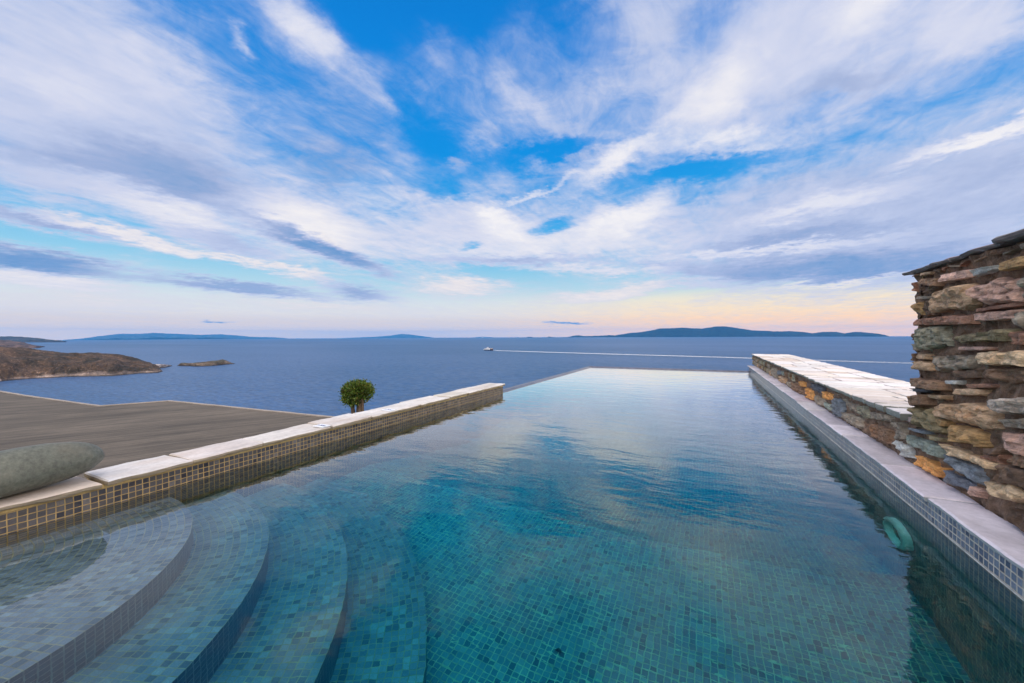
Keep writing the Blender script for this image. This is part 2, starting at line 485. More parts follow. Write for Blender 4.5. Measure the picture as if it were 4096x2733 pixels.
def mat_mosaic(name, tones, grout, rough=0.35, gw=0.085, wet=None, spread=1.0):
    m, T, b, out = material(name)
    uv = T.new('ShaderNodeUVMap').outputs[0]
    pos = T.new('ShaderNodeNewGeometry').outputs['Position']
    # slightly uneven hand-laid joints
    w = T.noise(uv, 0.35, 3, 0.6, color=True)
    uvw = T.vmath('ADD', uv, T.vmath('SCALE', T.vmath('SUBTRACT', w, (.5, .5, .5)), scale=0.22))
    fr = T.vmath('FRACTION', uvw)
    cell = T.vmath('FLOOR', uvw)
    fx, fy, _ = T.sep(fr)
    ex = T.math('MINIMUM', fx, T.math('SUBTRACT', 1.0, fx))
    ey = T.math('MINIMUM', fy, T.math('SUBTRACT', 1.0, fy))
    # rounded tile corners
    e = T.math('SMOOTH_MIN', ex, ey, 0.06)
    tile = T.rng(e, gw * 0.55, gw * 1.25, 0, 1, 'SMOOTHSTEP')
    wn = T.new('ShaderNodeTexWhiteNoise', noise_dimensions='2D')
    T.put(wn.inputs[0], cell)
    tone = T.ramp(wn.outputs[0], tones, 'CONSTANT')
    big = T.noise(pos, 1.7, 4, 0.6)
    tone = T.mix(0.5, tone, T.vmath('SCALE', tone, scale=T.rng(big, 0.3, 0.7, 0.55, 1.5)))
    fine = T.noise(pos, 160.0, 3, 0.7)
    tone = T.vmath('SCALE', tone, scale=T.rng(fine, 0.25, 0.75, 0.75, 1.25))
    gt = T.vmath('SCALE', grout, scale=T.rng(T.noise(pos, 14.0, 4, 0.7), 0.3, 0.7, 0.6, 1.25))
    col = T.mix(tile, gt, tone)
    T.put(b.inputs['Base Color'], col)
    T.put(b.inputs['Roughness'], T.fmix(tile, 0.85, rough))
    T.put(b.inputs['Normal'], bump(T, T.math('ADD', tile, T.math('MULTIPLY', fine, 0.15)), 0.6, 0.0015))
    return m


def mat_stone(name, scale=1.0, rough=0.85, mult=1.0):
    """schist: tone from the mesh, bedding streaks and specks"""
    m, T, b, out = material(name)
    at = T.new('ShaderNodeAttribute', attribute_name='tone').outputs['Color']
    pos = T.new('ShaderNodeNewGeometry').outputs['Position']
    bed = T.noise(T.mapping(pos, rot=(0.16, 0, 0), scale=(1, 1, 6.0)), 9.0 * scale, 7, 0.65, 0.6)
    spot = T.noise(pos, 26.0 * scale, 6, 0.7)
    fine = T.noise(pos, 120.0 * scale, 3, 0.7)
    stain = T.noise(T.mapping(pos, loc=(4, 1, 2)), 7.0 * scale, 4, 0.6)
    f = T.math('MULTIPLY', T.rng(bed, 0.28, 0.72, 0.5, 1.5), T.rng(spot, 0.25, 0.75, 0.55, 1.5))
    f = T.math('MULTIPLY', f, T.rng(fine, 0.2, 0.8, 0.7, 1.3))
    col = T.vmath('SCALE', at, scale=T.math('MULTIPLY', f, mult))
    col = T.mix(T.rng(stain, 0.56, 0.72, 0, 0.6), col, T.vmath('MULTIPLY', col, (1.25, 0.92, 0.62)))
    col = T.mix(T.rng(spot, 0.63, 0.74, 0, 0.55), col, (0.42, 0.38, 0.36, 1))
    T.put(b.inputs['Base Color'], col)
    b.inputs['Roughness'].default_value = rough
    h = T.math('ADD', T.math('MULTIPLY', bed, 1.0), T.math('ADD', T.math('MULTIPLY', spot, 0.6), T.math('MULTIPLY', fine, 0.2)))
    T.put(b.inputs['Normal'], bump(T, h, 0.9, 0.02 / scale))
    return m


def mat_slab(name, base, stain, edge, streak=(1, 1, 1), speck=(0.2, 0.18, 0.17, 1)):
    m, T, b, out = material(name)
    g = T.new('ShaderNodeNewGeometry')
    pos = g.outputs['Position']
    _, _, nz = T.sep(g.outputs['Normal'])
    at = T.new('ShaderNodeAttribute', attribute_name='tone').outputs['Color']
    n1 = T.noise(T.mapping(pos, scale=streak), 5.0, 6, 0.62, 0.6)
    n2 = T.noise(pos, 34.0, 6, 0.7)
    n3 = T.noise(T.mapping(pos, loc=(5, 5, 5), scale=streak), 2.3, 5, 0.6, 0.8)
    col = T.mix(T.rng(n3, 0.42, 0.64, 0, 0.9), base, stain)
    col = T.vmath('MULTIPLY', col, at)
    col = T.vmath('SCALE', col, scale=T.math('MULTIPLY', T.rng(n1, 0.3, 0.7, 0.8, 1.15), T.rng(n2, 0.3, 0.7, 0.86, 1.1)))
    col = T.mix(T.rng(n2, 0.66, 0.74, 0, 0.5), col, speck)
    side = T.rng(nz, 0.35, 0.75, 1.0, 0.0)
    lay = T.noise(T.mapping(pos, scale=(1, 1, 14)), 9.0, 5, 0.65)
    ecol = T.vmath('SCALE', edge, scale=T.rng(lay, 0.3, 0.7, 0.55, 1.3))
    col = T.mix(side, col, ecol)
    T.put(b.inputs['Base Color'], col)
    b.inputs['Roughness'].default_value = 0.82
    h = T.math('ADD', n1, T.math('ADD', T.math('MULTIPLY', n2, 0.5), T.math('MULTIPLY', T.math('MULTIPLY', lay, side), 1.2)))
    T.put(b.inputs['Normal'], bump(T, h, 0.6, 0.006))
    return m


def mat_simple(name, color, rough=0.6, var=0.25, scale=8.0, bumpd=0.003, bs=0.4, metal=0.0):
    m, T, b, out = material(name)
    pos = T.new('ShaderNodeNewGeometry').outputs['Position']
    n = T.noise(pos, scale, 5, 0.62)
    n2 = T.noise(pos, scale * 9, 4, 0.65)
    f = T.math('MULTIPLY', T.rng(n, 0.3, 0.7, 1 - var, 1 + var), T.rng(n2, 0.3, 0.7, 1 - var * 0.6, 1 + var * 0.6))
    T.put(b.inputs['Base Color'], T.vmath('SCALE', color, scale=f))
    b.inputs['Roughness'].default_value = rough
    b.inputs['Metallic'].default_value = metal
    if bumpd:
        T.put(b.inputs['Normal'], bump(T, T.math('ADD', n, T.math('MULTIPLY', n2, 0.4)), bs, bumpd))
    return m


g3 = lambda r, g, b: (r, g, b)
M = {}
M['mosaic_wall'] = mat_mosaic('dark_mosaic', [
    (0.0, g3(.042, .041, .051)), (.18, g3(.060, .057, .067)), (.36, g3(.030, .029, .042)), (.46, g3(.075, .070, .076)),
    (.66, g3(.053, .048, .053)), (.84, g3(.017, .018, .031)), (.93, g3(.11, .10, .105))], (.38, .26, .105, 1), 0.32, 0.075)
M['mosaic_right'] = mat_mosaic('sky_sheen_mosaic', [  # blue in these tones stands in for sky sheen on the tiles
    (0.0, g3(.10, .13, .19)), (.2, g3(.13, .165, .23)), (.4, g3(.075, .10, .16)), (.55, g3(.15, .18, .24)),
    (.75, g3(.11, .14, .20)), (.9, g3(.055, .075, .125))], (.56, .50, .42, 1), 0.28, 0.095)
FLOOR_TONES = [
    (0.0, g3(.150, .190, .275)), (.16, g3(.200, .245, .330)), (.34, g3(.130, .165, .255)), (.48, g3(.175, .210, .295)),
    (.62, g3(.250, .295, .360)), (.70, g3(.145, .180, .260)), (.86, g3(.075, .10, .165)), (.95, g3(.10, .13, .20))]
M['mosaic_floor'] = mat_mosaic('pool_mosaic', FLOOR_TONES, (.42, .37, .30, 1), 0.4, 0.075)
M['mosaic_step'] = mat_mosaic('step_mosaic', [
    (0.0, g3(.185, .188, .275)), (.16, g3(.235, .240, .335)), (.34, g3(.160, .164, .250)), (.48, g3(.205, .210, .300)),
    (.62, g3(.285, .295, .390)), (.70, g3(.175, .180, .265)), (.82, g3(.095, .100, .155)), (.93, g3(.125, .130, .195))],
    (.40, .32, .23, 1), 0.4, 0.07)
M['mosaic_deep'] = mat_mosaic('deep_pool_mosaic', FLOOR_TONES, (.58, .55, .43, 1), 0.4, 0.078)
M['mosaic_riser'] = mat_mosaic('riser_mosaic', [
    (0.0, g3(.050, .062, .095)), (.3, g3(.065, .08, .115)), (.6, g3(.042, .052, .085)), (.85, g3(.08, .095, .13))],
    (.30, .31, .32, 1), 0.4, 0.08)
M['coping'] = mat_slab('white_coping_stone', (.66, .635, .63, 1), (.52, .44, .39, 1), (.36, .29, .21, 1), (1, .35, 1), (.30, .27, .25, 1))
M['coping_right'] = mat_slab('lilac_coping_stone', (.80, .74, .79, 1), (.66, .58, .60, 1), (.42, .46, .49, 1), (1, .5, 1), (.30, .26, .28, 1))
M['cap'] = mat_slab('pale_flagstone', (.80, .77, .77, 1), (.66, .56, .50, 1), (.23, .25, .23, 1), (.35, 1, 1), (.42, .33, .27, 1))
M['cap_dark'] = mat_slab('dark_flagstone', (.34, .28, .29, 1), (.2, .18, .18, 1), (.185, .16, .16, 1), (1, .4, 1))
M['stone'] = mat_stone('schist', 1.0, 0.85, 1.25)
M['mortar'] = mat_simple('earth_mortar', (.190, .125, .088, 1), 0.95, 0.5, 22, 0.012, 0.9)
M['bed'] = mat_simple('lilac_joint_mortar', (.36, .29, .29, 1), 0.95, 0.25, 12, 0.004)
M['render'] = mat_simple('ochre_render', (.42, .30, .13, 1), 0.9, 0.3, 10, 0.003)
M['plaster'] = mat_simple('pale_plaster', (.55, .52, .48, 1), 0.9, 0.15, 3, 0.003)
M['metal'] = mat_simple('pale_steel', (.6, .6, .62, 1), 0.35, 0.1, 8, 0)


def mat_roof():
    m, T, b, out = material('brushed_concrete')
    pos = T.new('ShaderNodeNewGeometry').outputs['Position']
    pr = T.mapping(pos, rot=(0, 0, R(-62)))
    s = T.noise(T.mapping(pr, scale=(0.25, 1.6, 1)), 2.2, 7, 0.66, 0.6)
    s2 = T.noise(T.mapping(pr, scale=(0.5, 6, 1)), 5.0, 6, 0.7, 0.4)
    n = T.noise(pos, 55, 4, 0.7)
    big = T.noise(pos, 0.5, 4, 0.6)
    f = T.math('MULTIPLY', T.rng(s, 0.3, 0.7, 0.6, 1.45), T.math('MULTIPLY', T.rng(s2, 0.3, 0.7, 0.5, 1.5), T.rng(n, 0.3, 0.7, 0.88, 1.12)))
    f = T.math('MULTIPLY', f, T.rng(big, 0.35, 0.65, 0.88, 1.1))
    # a few long trowel joints
    _, py, _ = T.sep(T.mapping(pr, scale=(1, 3.1, 1)))
    ln = T.math('ABSOLUTE', T.math('SUBTRACT', T.math('FRACT', T.math('ADD', py, T.math('MULTIPLY', s, 0.10))), 0.5))
    col = T.vmath('SCALE', (.094, .075, .058, 1), scale=f)
    col = T.mix(T.rng(ln, 0.0, 0.03, 0.8, 0.0), col, (.17, .14, .115, 1))
    col = T.mix(T.rng(s2, 0.63, 0.76, 0, 0.45), col, (.165, .145, .125, 1))
    T.put(b.inputs['Base Color'], col)
    b.inputs['Roughness'].default_value = 0.85
    T.put(b.inputs['Normal'], bump(T, T.math('ADD', s2, T.math('MULTIPLY', n, 0.4)), 0.4, 0.006))
    return m


M['roof'] = mat_roof()
M['kerb'] = mat_simple('pale_kerb', (.33, .28, .25, 1), 0.9, 0.2, 6, 0.004)


# ------------------------------------------------------------------ pool
XL, XR = -2.715, 0.912           # inner faces of the two side walls
Y0, YE = 0.10, 10.42             # near wall and far water line
YL = 5.27                        # where the left wall stops
T_ = TILE


def pool_depth(y):
    return 0.96 + 0.85 * max(0.0, min(1.0, (y - 2.60) / 1.7))


# floor
mb = MB()
for ya, yb in ((Y0, 2.60), (2.60, 4.30), (4.30, YE + .02)):
    mb.grid(lambda u, v: (XL + (XR - XL) * u, ya + (yb - ya) * v, -pool_depth(ya + (yb - ya) * v)), 2, 4,
            lambda u, v: ((XR - XL) * u / T_, (ya + (yb - ya) * v) / T_))
tag(mb.build('pool_floor', M['mosaic_deep']), kind='structure')

# steps: quarter rings round the near left corner
CX, CY = -2.715, 0.10
steps = thing('pool_steps', 'four curved mosaic steps fanning out under the water in the near corner', 'steps', (CX, CY, -0.9))
RAD = [0.0, 1.055, 1.365, 1.715, 2.065]
DEP = [0.155, 0.37, 0.585, 0.79, 0.97]
for k in range(4):
    mb = MB()
    r0, r1, z = RAD[k], RAD[k + 1], -DEP[k]
    zb = -DEP[k + 1]
    rm = r1
    def pt(a, r, zz):
        return (r * math.cos(a), r * math.sin(a), zz + 0.9)
    mb.grid(lambda u, v: pt(math.pi / 2 * u, max(r0 - .01, 0) + (r1 - max(r0 - .01, 0)) * v, z), 40, 4,
            lambda u, v: (math.pi / 2 * u * rm / T_, (r0 + (r1 - r0) * v - r1) / T_))
    tread = mb.build('step', M['mosaic_step'], steps)
    mb = MB()
    mb.grid(lambda u, v: pt(math.pi / 2 * u, r1, zb - .01 + (z - zb + .01) * v), 40, 1,
            lambda u, v: (math.pi / 2 * u * rm / T_, (z - zb) * (v - 1) / T_))
    mb.build('riser', M['mosaic_riser'], tread)


# coping slabs: slightly irregular blocks with broken lower lips
def slab(mb, x0, x1, y0, y1, z0, z1, seed, col=(1, 1, 1), jit=0.008, front=1, rough=0.008, step=0.03):
    """front = +1: the ragged lip faces +x, -1: faces -x"""
    rnd = random.Random(seed)
    nx, ny = max(3, int((x1 - x0) / step)), max(4, int((y1 - y0) / step))
    t = z1 - z0
    tilt = rnd.uniform(-1, 1) * 0.004
    sk = [rnd.uniform(-jit, jit) for _ in range(4)]

    def edge(y, s):
        return fbm(y * 9, seed * 3.1 + s, 0, 4) * rough + fbm(y * 2.2, seed * 1.7 + s, 3, 3) * rough * 1.2

    def loop(inset, z, lipx):
        pts = []
        for i in range(nx):
            pts.append((i / nx, 0.0))
        for j in range(ny):
            pts.append((1.0, j / ny))
        for i in range(nx):
            pts.append((1 - i / nx, 1.0))
        for j in range(ny):
            pts.append((0.0, 1 - j / ny))
        return [place(u, v, inset, z, lipx) for u, v in pts]

    def place(u, v, inset, z, lipx):
        xa, xb = x0 + inset, x1 - inset
        ya = y0 + inset + sk[0] * (1 - u) + sk[1] * u
        yb = y1 - inset + sk[2] * (1 - u) + sk[3] * u
        x, y = xa + (xb - xa) * u, ya + (yb - ya) * v
        if u > .999:
            x += edge(y, 0) + (lipx if front > 0 else 0)
        if u < .001:
            x += edge(y, 7) - (lipx if front < 0 else 0)
        if v < .001 or v > .999:
            y += fbm(x * 10, seed, v, 3) * 0.003
        zz = z + tilt * (v - .5)
        return Vector((x, y, zz))
    # top
    vs, fs = [], []
    ins = 0.006
    for j in range(ny + 1):
        for i in range(nx + 1):
            p = place(i / nx, j / ny, ins, z1, 0)
            p.z += fbm(p.x * 7, p.y * 7, seed, 4) * 0.0022
            vs.append(p)
    for j in range(ny):
        for i in range(nx):
            a = j * (nx + 1) + i
            fs.append((a, a + 1, a + nx + 2, a + nx + 1))
    mb.add(vs, fs, None, col)
    # sides
    rings = [loop(ins, z1, 0), loop(0.0, z1 - t * .22, .002), loop(0.0, z1 - t * .65, -.001), loop(.002, z0, -.006)]
    for q, rg in enumerate(rings):
        for p in rg:
            if q:
                p.x += fbm(p.y * 22, p.z * 60, seed, 3) * 0.003
            if q == 3:
                p.z += fbm(p.x * 14, p.y * 14, seed + 5, 4) * 0.006
            if q == 0:
                p.z += fbm(p.x * 7, p.y * 7, seed, 4) * 0.0022
    n = len(rings[0])
    vs, fs = [], []
    for rg in rings:
        vs += rg
    for q in range(3):
        for i in range(n):
            a, b2 = q * n + i, q * n + (i + 1) % n
            fs.append((a, a + n, b2 + n, b2))
    fs.append(tuple(3 * n + i for i in range(n))[::-1])
    mb.add(vs, fs, None, col)


wall_l = thing('pool_wall', 'left pool wall of dark mosaic under chunky white coping slabs', 'pool wall', (XL, 2.5, 0))
mb = MB()
ox, oy, oz = XL, 2.5, 0
def tile_face(mb, x, y0, y1, z0, z1, face, thick):
    """vertical mosaic face at x looking along face (+1/-1), with a body behind it"""
    n = max(1, int((y1 - y0) / .4))
    mb.grid(lambda u, v: (x - ox, y0 + (y1 - y0) * u - oy, z0 + (z1 - z0) * v - oz), n, 1,
            lambda u, v: ((y0 + (y1 - y0) * u) / T_, (z0 + (z1 - z0) * v - .006) / T_), flip=(face < 0))
tile_face(mb, XL, -.3, YL - .02, -2.0, .0945, +1, .3)
mb.grid(lambda u, v: (-.27 * u, YL - .02 - oy, -1.6 + 1.6945 * v), 1, 1, lambda u, v: (.27 * u / T_, (-1.6 + 1.6945 * v - .006) / T_))
mb.build('tile_face', M['mosaic_wall'], wall_l)
mb = MB()
mb.box(-.268, -.004, -.3 - oy, YL - .024 - oy, -3.0, .0935)
mb.build('core', M['render'], wall_l)
mb = MB()                        # thin ochre render strip between tiles and coping
mb.box(-.20, .0035, -.3 - oy, YL - .03 - oy, .0955, .108)
mb.build('render_strip', M['render'], wall_l)
JL = [-0.12, 0.40, 0.872, 1.255, 1.674, 2.209, 2.636, 3.318, 3.845, 4.255, 4.742, YL]
tones = [(.97, .9, .84), (.92, .80, .70), (1, 1, 1.02), (.95, .92, .93), (1, 1, 1), (.99, .97, .97), (1, 1, 1), (1, .99, .98), (.96, .93, .86), (1, .98, .95), (.99, .97, .94)]
for k in range(len(JL) - 1):
    mb = MB()
    xf = XL + .030 + [.004, .008, -.002, .004, -.004, .006, .0, .004, -.004, .004, .006][k]
    xb = XL - .245 + [.01, 0, -.012, .012, .004, -.01, .018, -.02, .012, 0, .01][k]
    zt = .1345 + [0, -.001, .0, .002, -.001, .003, .002, .001, .004, .003, .002][k]
    slab(mb, xb - ox, xf - ox, JL[k] + .006 - oy, JL[k + 1] - .006 - oy, .1085, zt, 11 + k * 7, tones[k], .013, 1, .013)
    mb.build('coping_slab', M['coping'], wall_l)

# two white depth plates on the coping
def depth_plate(y, txt, label):
    t = thing('depth_marker', label, 'depth marker', (XL - .02, y, .1385), 'depth plates on the white coping')
    mb = MB()
    mb.box(-.062, .048, -.038, .038, -.001, .0055)
    mb.build('plate', M['plate'], t)
    fc = bpy.data.curves.new('lettering_curve', 'FONT')
    fc.body = txt
    fc.size = .040
    fc.align_x = 'CENTER'
    fc.align_y = 'CENTER'
    fc.extrude = .0003
    fc.materials.append(M['letter'])
    tmp = bpy.data.objects.new('lettering_curve', fc)
    COL.objects.link(tmp)
    me = bpy.data.meshes.new_from_object(tmp.evaluated_get(bpy.context.evaluated_depsgraph_get()))
    bpy.data.objects.remove(tmp)
    fo = link('lettering', me, t)
    fo.location = (-.006, 0, .0062)
M['plate'] = mat_simple('white_plate', (.80, .81, .86, 1), .35, .05, 8, 0)
M['letter'] = mat_simple('blue_ink', (.06, .08, .22, 1), .6, .1, 8, 0)
depth_plate(2.165, '1.00m', 'white depth plate beside the joint, nearer to the grey boulder')
depth_plate(2.905, '1.20m', 'white depth plate on the coping directly right of the bush')

# right wall
wall_r = thing('pool_wall', 'long right pool wall of mosaic tinted with blue sky sheen below a thin lilac stone ledge', 'pool wall', (XR, 5, 0))
ox, oy, oz = XR, 5, 0
YR = 10.86
mb = MB()
tile_face(mb, XR, -.3, YR, -2.0, .099, -1, .2)
mb.build('tile_face', M['mosaic_right'], wall_r)
mb = MB()
mb.box(.004, .5, -.3 - oy, YR - .02 - oy, -2.5, .098)
mb.build('core', M['mortar'], wall_r)
mb = MB()                        # chalky scale at the water line
mb.grid(lambda u, v: (-.0022 + .0012 * abs(v - .5), -.3 - oy + (YR + .3) * u, -.004 + .0075 * v + .0012 * noise.noise(Vector((u * 40, 0, 0)))), 160, 2, flip=True)
mb.build('waterline_scale', mat_simple('chalk_scale', (.62, .60, .58, 1), .9, .3, 20, 0), wall_r)
JR = [-.3, .55, 1.25, 1.62, 2.398, 2.906, 3.619, 3.993, 4.694, 5.208, 6.05, 6.75, 7.35, 7.9, 8.6, 9.3, 10.1, YR + .03]
for k in range(len(JR) - 1):
    mb = MB()
    q = random.Random(k + 50)
    f = q.uniform(.70, 1.02)
    slab(mb, -.026 + q.uniform(-.006, .006), .145, JR[k] + .007 - oy, JR[k + 1] - .007 - oy, .0995, .1245 + q.uniform(-.003, .003), 200 + k * 5,
         (f, f * q.uniform(.97, 1), f * q.uniform(.98, 1.03)), .005, -1, .0035)
    mb.build('coping_slab', M['coping_right'], wall_r)

# near end wall with its coping (only a corner shows)
wall_n = thing('pool_wall', 'near end pool wall, only its pale coping corner in view', 'pool wall', (-.9, Y0, 0))
ox, oy, oz = -.9, Y0, 0
mb = MB()
mb.grid(lambda u, v: (XL + (XR - XL) * u - ox, 0, -1.6 + 1.695 * v), 8, 1, lambda u, v: (u * (XR - XL) / T_, (-1.6 + 1.695 * v - .006) / T_), flip=True)
mb.build('tile_face', M['mosaic_wall'], wall_n)
mb = MB()
mb.box(XL - ox, XR - ox, -.32, -.004, -2.5, .094)
mb.build('core', M['render'], wall_n)
JN = [XL + .035, -2.1, -1.5, -.95, -.4, .2, XR - .03]
for k in range(len(JN) - 1):
    mb = MB()
    slab(mb, JN[k] + .004 - ox, JN[k + 1] - .004 - ox, -.33, .022, .0955, .130, 300 + k, (1, 1, 1), .008, 1, .006)
    mb.build('coping_slab', M['coping'], wall_n)

# infinity edge: low tiled lip along the left after the wall and across the far end
lip = thing('infinity_edge', 'low tiled overflow lip round the far corner of the pool', 'pool edge', (XL, YE, 0))
ox, oy, oz = XL, YE, 0
def lip_side(parent, name, path_in, path_out, zi, zo):
    mb = MB()
    n = 40
    def P(path, s, z):
        a, b2 = path
        return (a[0] + (b2[0] - a[0]) * s - ox, a[1] + (b2[1] - a[1]) * s - oy, z)
    Ln = math.dist(*path_in)
    prof = [(0, -2.1, 0), (0, zi, 0), (.55, zo, 0), (1, zo - .001, 0), (1.02, -2.4, 0)]
    for q in range(len(prof) - 1):
        (a, za, _), (b2, zb2, _) = prof[q], prof[q + 1]
        def F(u, v, a=a, b2=b2, za=za, zb2=zb2):
            k = a + (b2 - a) * v
            p, r = P(path_in, u, 0), P(path_out, u, 0)
            return (p[0] + (r[0] - p[0]) * k, p[1] + (r[1] - p[1]) * k, za + (zb2 - za) * v)
        mb.grid(F, n, 1, lambda u, v, q=q: (u * Ln / T_, v * (.98 if q in (1, 2) else 60.0) + .01))
    return mb.build(name, M['mosaic_lip'], parent)
M['mosaic_lip'] = mat_mosaic('lip_mosaic', [
    (0.0, g3(.085, .09, .14)), (.3, g3(.06, .065, .11)), (.6, g3(.11, .11, .16)), (.85, g3(.045, .05, .08))], (.26, .23, .23, 1), .3, .08)
lip_side(lip, 'left_lip', ((XL, YL - .02), (XL, YE)), ((XL - .13, YL - .02), (XL - .13, YE + .13)), .003, .018)
lip_side(lip, 'far_lip', ((XL, YE), (XR, YE)), ((XL - .13, YE + .13), (XR + .0, YE + .13)), .003, .024)

# water body: closed volume, ripples in the surface material
def mat_pool_water():
    m, T, b, out = material('pool_water')
    T.n.remove(b)
    gl = T.new('ShaderNodeBsdfRefraction')
    gl.inputs['IOR'].default_value = 1.333
    gl.inputs['Roughness'].default_value = 0.0
    gs = T.new('ShaderNodeBsdfGlossy')
    gs.inputs['Roughness'].default_value = 0.0
    gs.inputs['Color'].default_value = (1, 1, 1, 1)
    fr = T.new('ShaderNodeFresnel')
    fr.inputs['IOR'].default_value = 1.333
    mx = T.new('ShaderNodeMixShader')
    pos = T.new('ShaderNodeNewGeometry').outputs['Position']
    a = T.noise(T.mapping(pos, rot=(0, 0, R(10)), scale=(.55, 1.5, 1)), 3.4, 3, 0.5, 0.4)
    c = T.noise(T.mapping(pos, rot=(0, 0, R(-12)), scale=(.8, 1.3, 1)), 9.0, 3, 0.5, 0.3)
    f = T.noise(T.mapping(pos, rot=(0, 0, R(4)), scale=(.7, 1.6, 1)), 24.0, 2, 0.5)
    _, py, _ = T.sep(pos)
    windy = T.rng(py, 0.6, 4.0, 0.55, 1.15)
    h = T.math('ADD', T.math('MULTIPLY', a, 1.0), T.math('ADD', T.math('MULTIPLY', c, 0.36), T.math('MULTIPLY', f, 0.075)))
    h = T.math('MULTIPLY', h, windy)
    nd = bump(T, h, 1.0, 0.0035)
    for s in (gl, gs, fr):
        T.put(s.inputs['Normal'], nd)
    T.put(mx.inputs[0], T.math('MULTIPLY', fr.outputs[0], T.rng(fr.outputs[0], 0.05, 0.26, 1.5, 1.95, 'SMOOTHSTEP'), None, True))
    T.t.links.new(gl.outputs[0], mx.inputs[1])
    T.t.links.new(gs.outputs[0], mx.inputs[2])
    T.t.links.new(mx.outputs[0], out.inputs['Surface'])
    va = T.new('ShaderNodeVolumeAbsorption')
    va.inputs['Color'].default_value = (.0, .905, .912, 1)
    va.inputs['Density'].default_value = 1.45
    T.t.links.new(va.outputs[0], out.inputs['Volume'])
    return m
mb = MB()
mb.box(XL - .002, XR + .002, Y0 - .002, YE + .002, -2.1, 0.0)
tag(mb.build('pool_water', mat_pool_water()), kind='structure')

# underwater lamp on the right wall
lamp = thing('pool_light', 'round pale green pool light under water on the right wall', 'pool light', (XR, 2.715, -.505))
M['lamp_ring'] = mat_simple('white_plastic_ring', (.92, .95, .90, 1), .4, .05, 9, 0)
M['lamp_glass'] = mat_simple('dull_lamp_glass', (.045, .075, .07, 1), .25, .2, 14, .002)
def ring(parent, name, mat, ri, ro, x0, x1, n=48):
    mb = MB()
    prof = [(ri, x0), (ri + .004, x1 + .004), ((ri + ro) / 2, x1), (ro - .006, x1 + .006), (ro, x1 + .018), (ro, x0)]
    vs = [(p[1], p[0] * math.cos(2 * math.pi * k / n), p[0] * math.sin(2 * math.pi * k / n)) for p in prof for k in range(n)]
    fs = []
    for q in range(len(prof) - 1):
        for k in range(n):
            fs.append((q * n + k, q * n + (k + 1) % n, (q + 1) * n + (k + 1) % n, (q + 1) * n + k))
    mb.add(vs, fs)
    return mb.build(name, mat, parent, True)
ring(lamp, 'ring', M['lamp_ring'], .092, .140, -.002, -.040)
mb = MB()
vs = [(-.018, 0, 0)]
for q in range(1, 5):
    for k in range(32):
        rr = .09 * q / 4
        vs.append((-.018 + .010 * (q / 4) ** 2, rr * math.cos(2 * math.pi * k / 32), rr * math.sin(2 * math.pi * k / 32)))
fs = [(0, 1 + (k + 1) % 32, 1 + k) for k in range(32)]
for q in range(3):
    for k in range(32):
        fs.append((1 + q * 32 + k, 1 + q * 32 + (k + 1) % 32, 33 + q * 32 + (k + 1) % 32, 33 + q * 32 + k))
mb.add(vs, fs)
mb.build('lens', M['lamp_glass'], lamp, True)
mb = MB()
mb.box(-.044, -.036, .098, .106, .040, .050)
mb.build('screw', mat_simple('dark_screw', (.03, .03, .03, 1), .4, .1, 8, 0), lamp)

# small pebble lying on the pool floor
mb = MB()
pp = on_z(2258, 2447, -.36)
def peb(u, v):
    a, t = u * 2 * math.pi, (v - .5) * math.pi
    k = 1 + .2 * noise.noise(Vector((math.cos(a), math.sin(a), v * 2)))
    return (.017 * k * math.cos(a) * math.cos(t), .012 * k * math.sin(a) * math.cos(t), .008 * k * math.sin(t) + .007)
mb.grid(peb, 12, 8)
o = mb.build('pebble', mat_simple('dark_pebble', (.02, .015, .012, 1), .7, .3, 60, 0), None, True)
o.location = (-.585, 1.66, -.96)
tag(o, 'tiny dark pebble lying on the mosaic pool floor', 'pebble')

# deck behind the viewer
mb = MB()
mb.box(-3.4, 1.02, -6.0, Y0 - .325, -.4, .10)
tag(mb.build('pool_deck', M['plaster']), kind='structure')

# roof terrace on the left
ROOF_Z = -.10
outline = [(-60, 2.30), (-10.12, 2.36), (-7.55, 2.44), (-7.2, 3.08), (-4.0, 3.27), (-3.02, 3.33), (-2.99, -8), (-60, -8)]
mb = MB()
n = len(outline)
vs = [(x, y, ROOF_Z) for x, y in outline] + [(x, y, ROOF_Z - .5) for x, y in outline]
mb.add(vs, [tuple(range(n))[::-1], tuple(range(n, 2 * n))] + [(i, (i + 1) % n, n + (i + 1) % n, n + i) for i in range(n)])
roof = thing('roof_terrace', 'flat grey brushed concrete roof with a pale rim, beyond the left coping', 'flat roof', (0, 0, 0))
mb.build('slab', M['roof'], roof)
def strip(name, pts, w, z0, z1, mat, parent):
    mb = MB()
    vs, fs = [], []
    for i, p in enumerate(pts):
        a = Vector(pts[max(i - 1, 0)]); b2 = Vector(pts[min(i + 1, len(pts) - 1)])
        t = (b2 - a).normalized()
        nrm = Vector((t.y, -t.x))
        p = Vector(p)
        q = p + nrm * w
        vs += [(p.x, p.y, z0), (p.x, p.y, z1), (q.x, q.y, z1), (q.x, q.y, z0)]
    for i in range(len(pts) - 1):
        for k in range(4):
            fs.append((4 * i + k, 4 * i + 4 + k, 4 * i + 4 + (k + 1) % 4, 4 * i + (k + 1) % 4))
    fs += [(0, 1, 2, 3), tuple(4 * (len(pts) - 1) + k for k in (3, 2, 1, 0))]
    mb.add(vs, fs)
    return mb.build(name, mat, parent)
def densify(pts, step, amp, seed):
    out = []
    for i in range(len(pts) - 1):
        a, b2 = Vector(pts[i]), Vector(pts[i + 1])
        m = max(1, int((b2 - a).length / step))
        for k in range(m):
            p = a.lerp(b2, k / m)
            out.append((p.x, p.y + amp * noise.noise(Vector((p.x * 3, p.y * 3, seed)))))
    out.append(pts[-1])
    return out
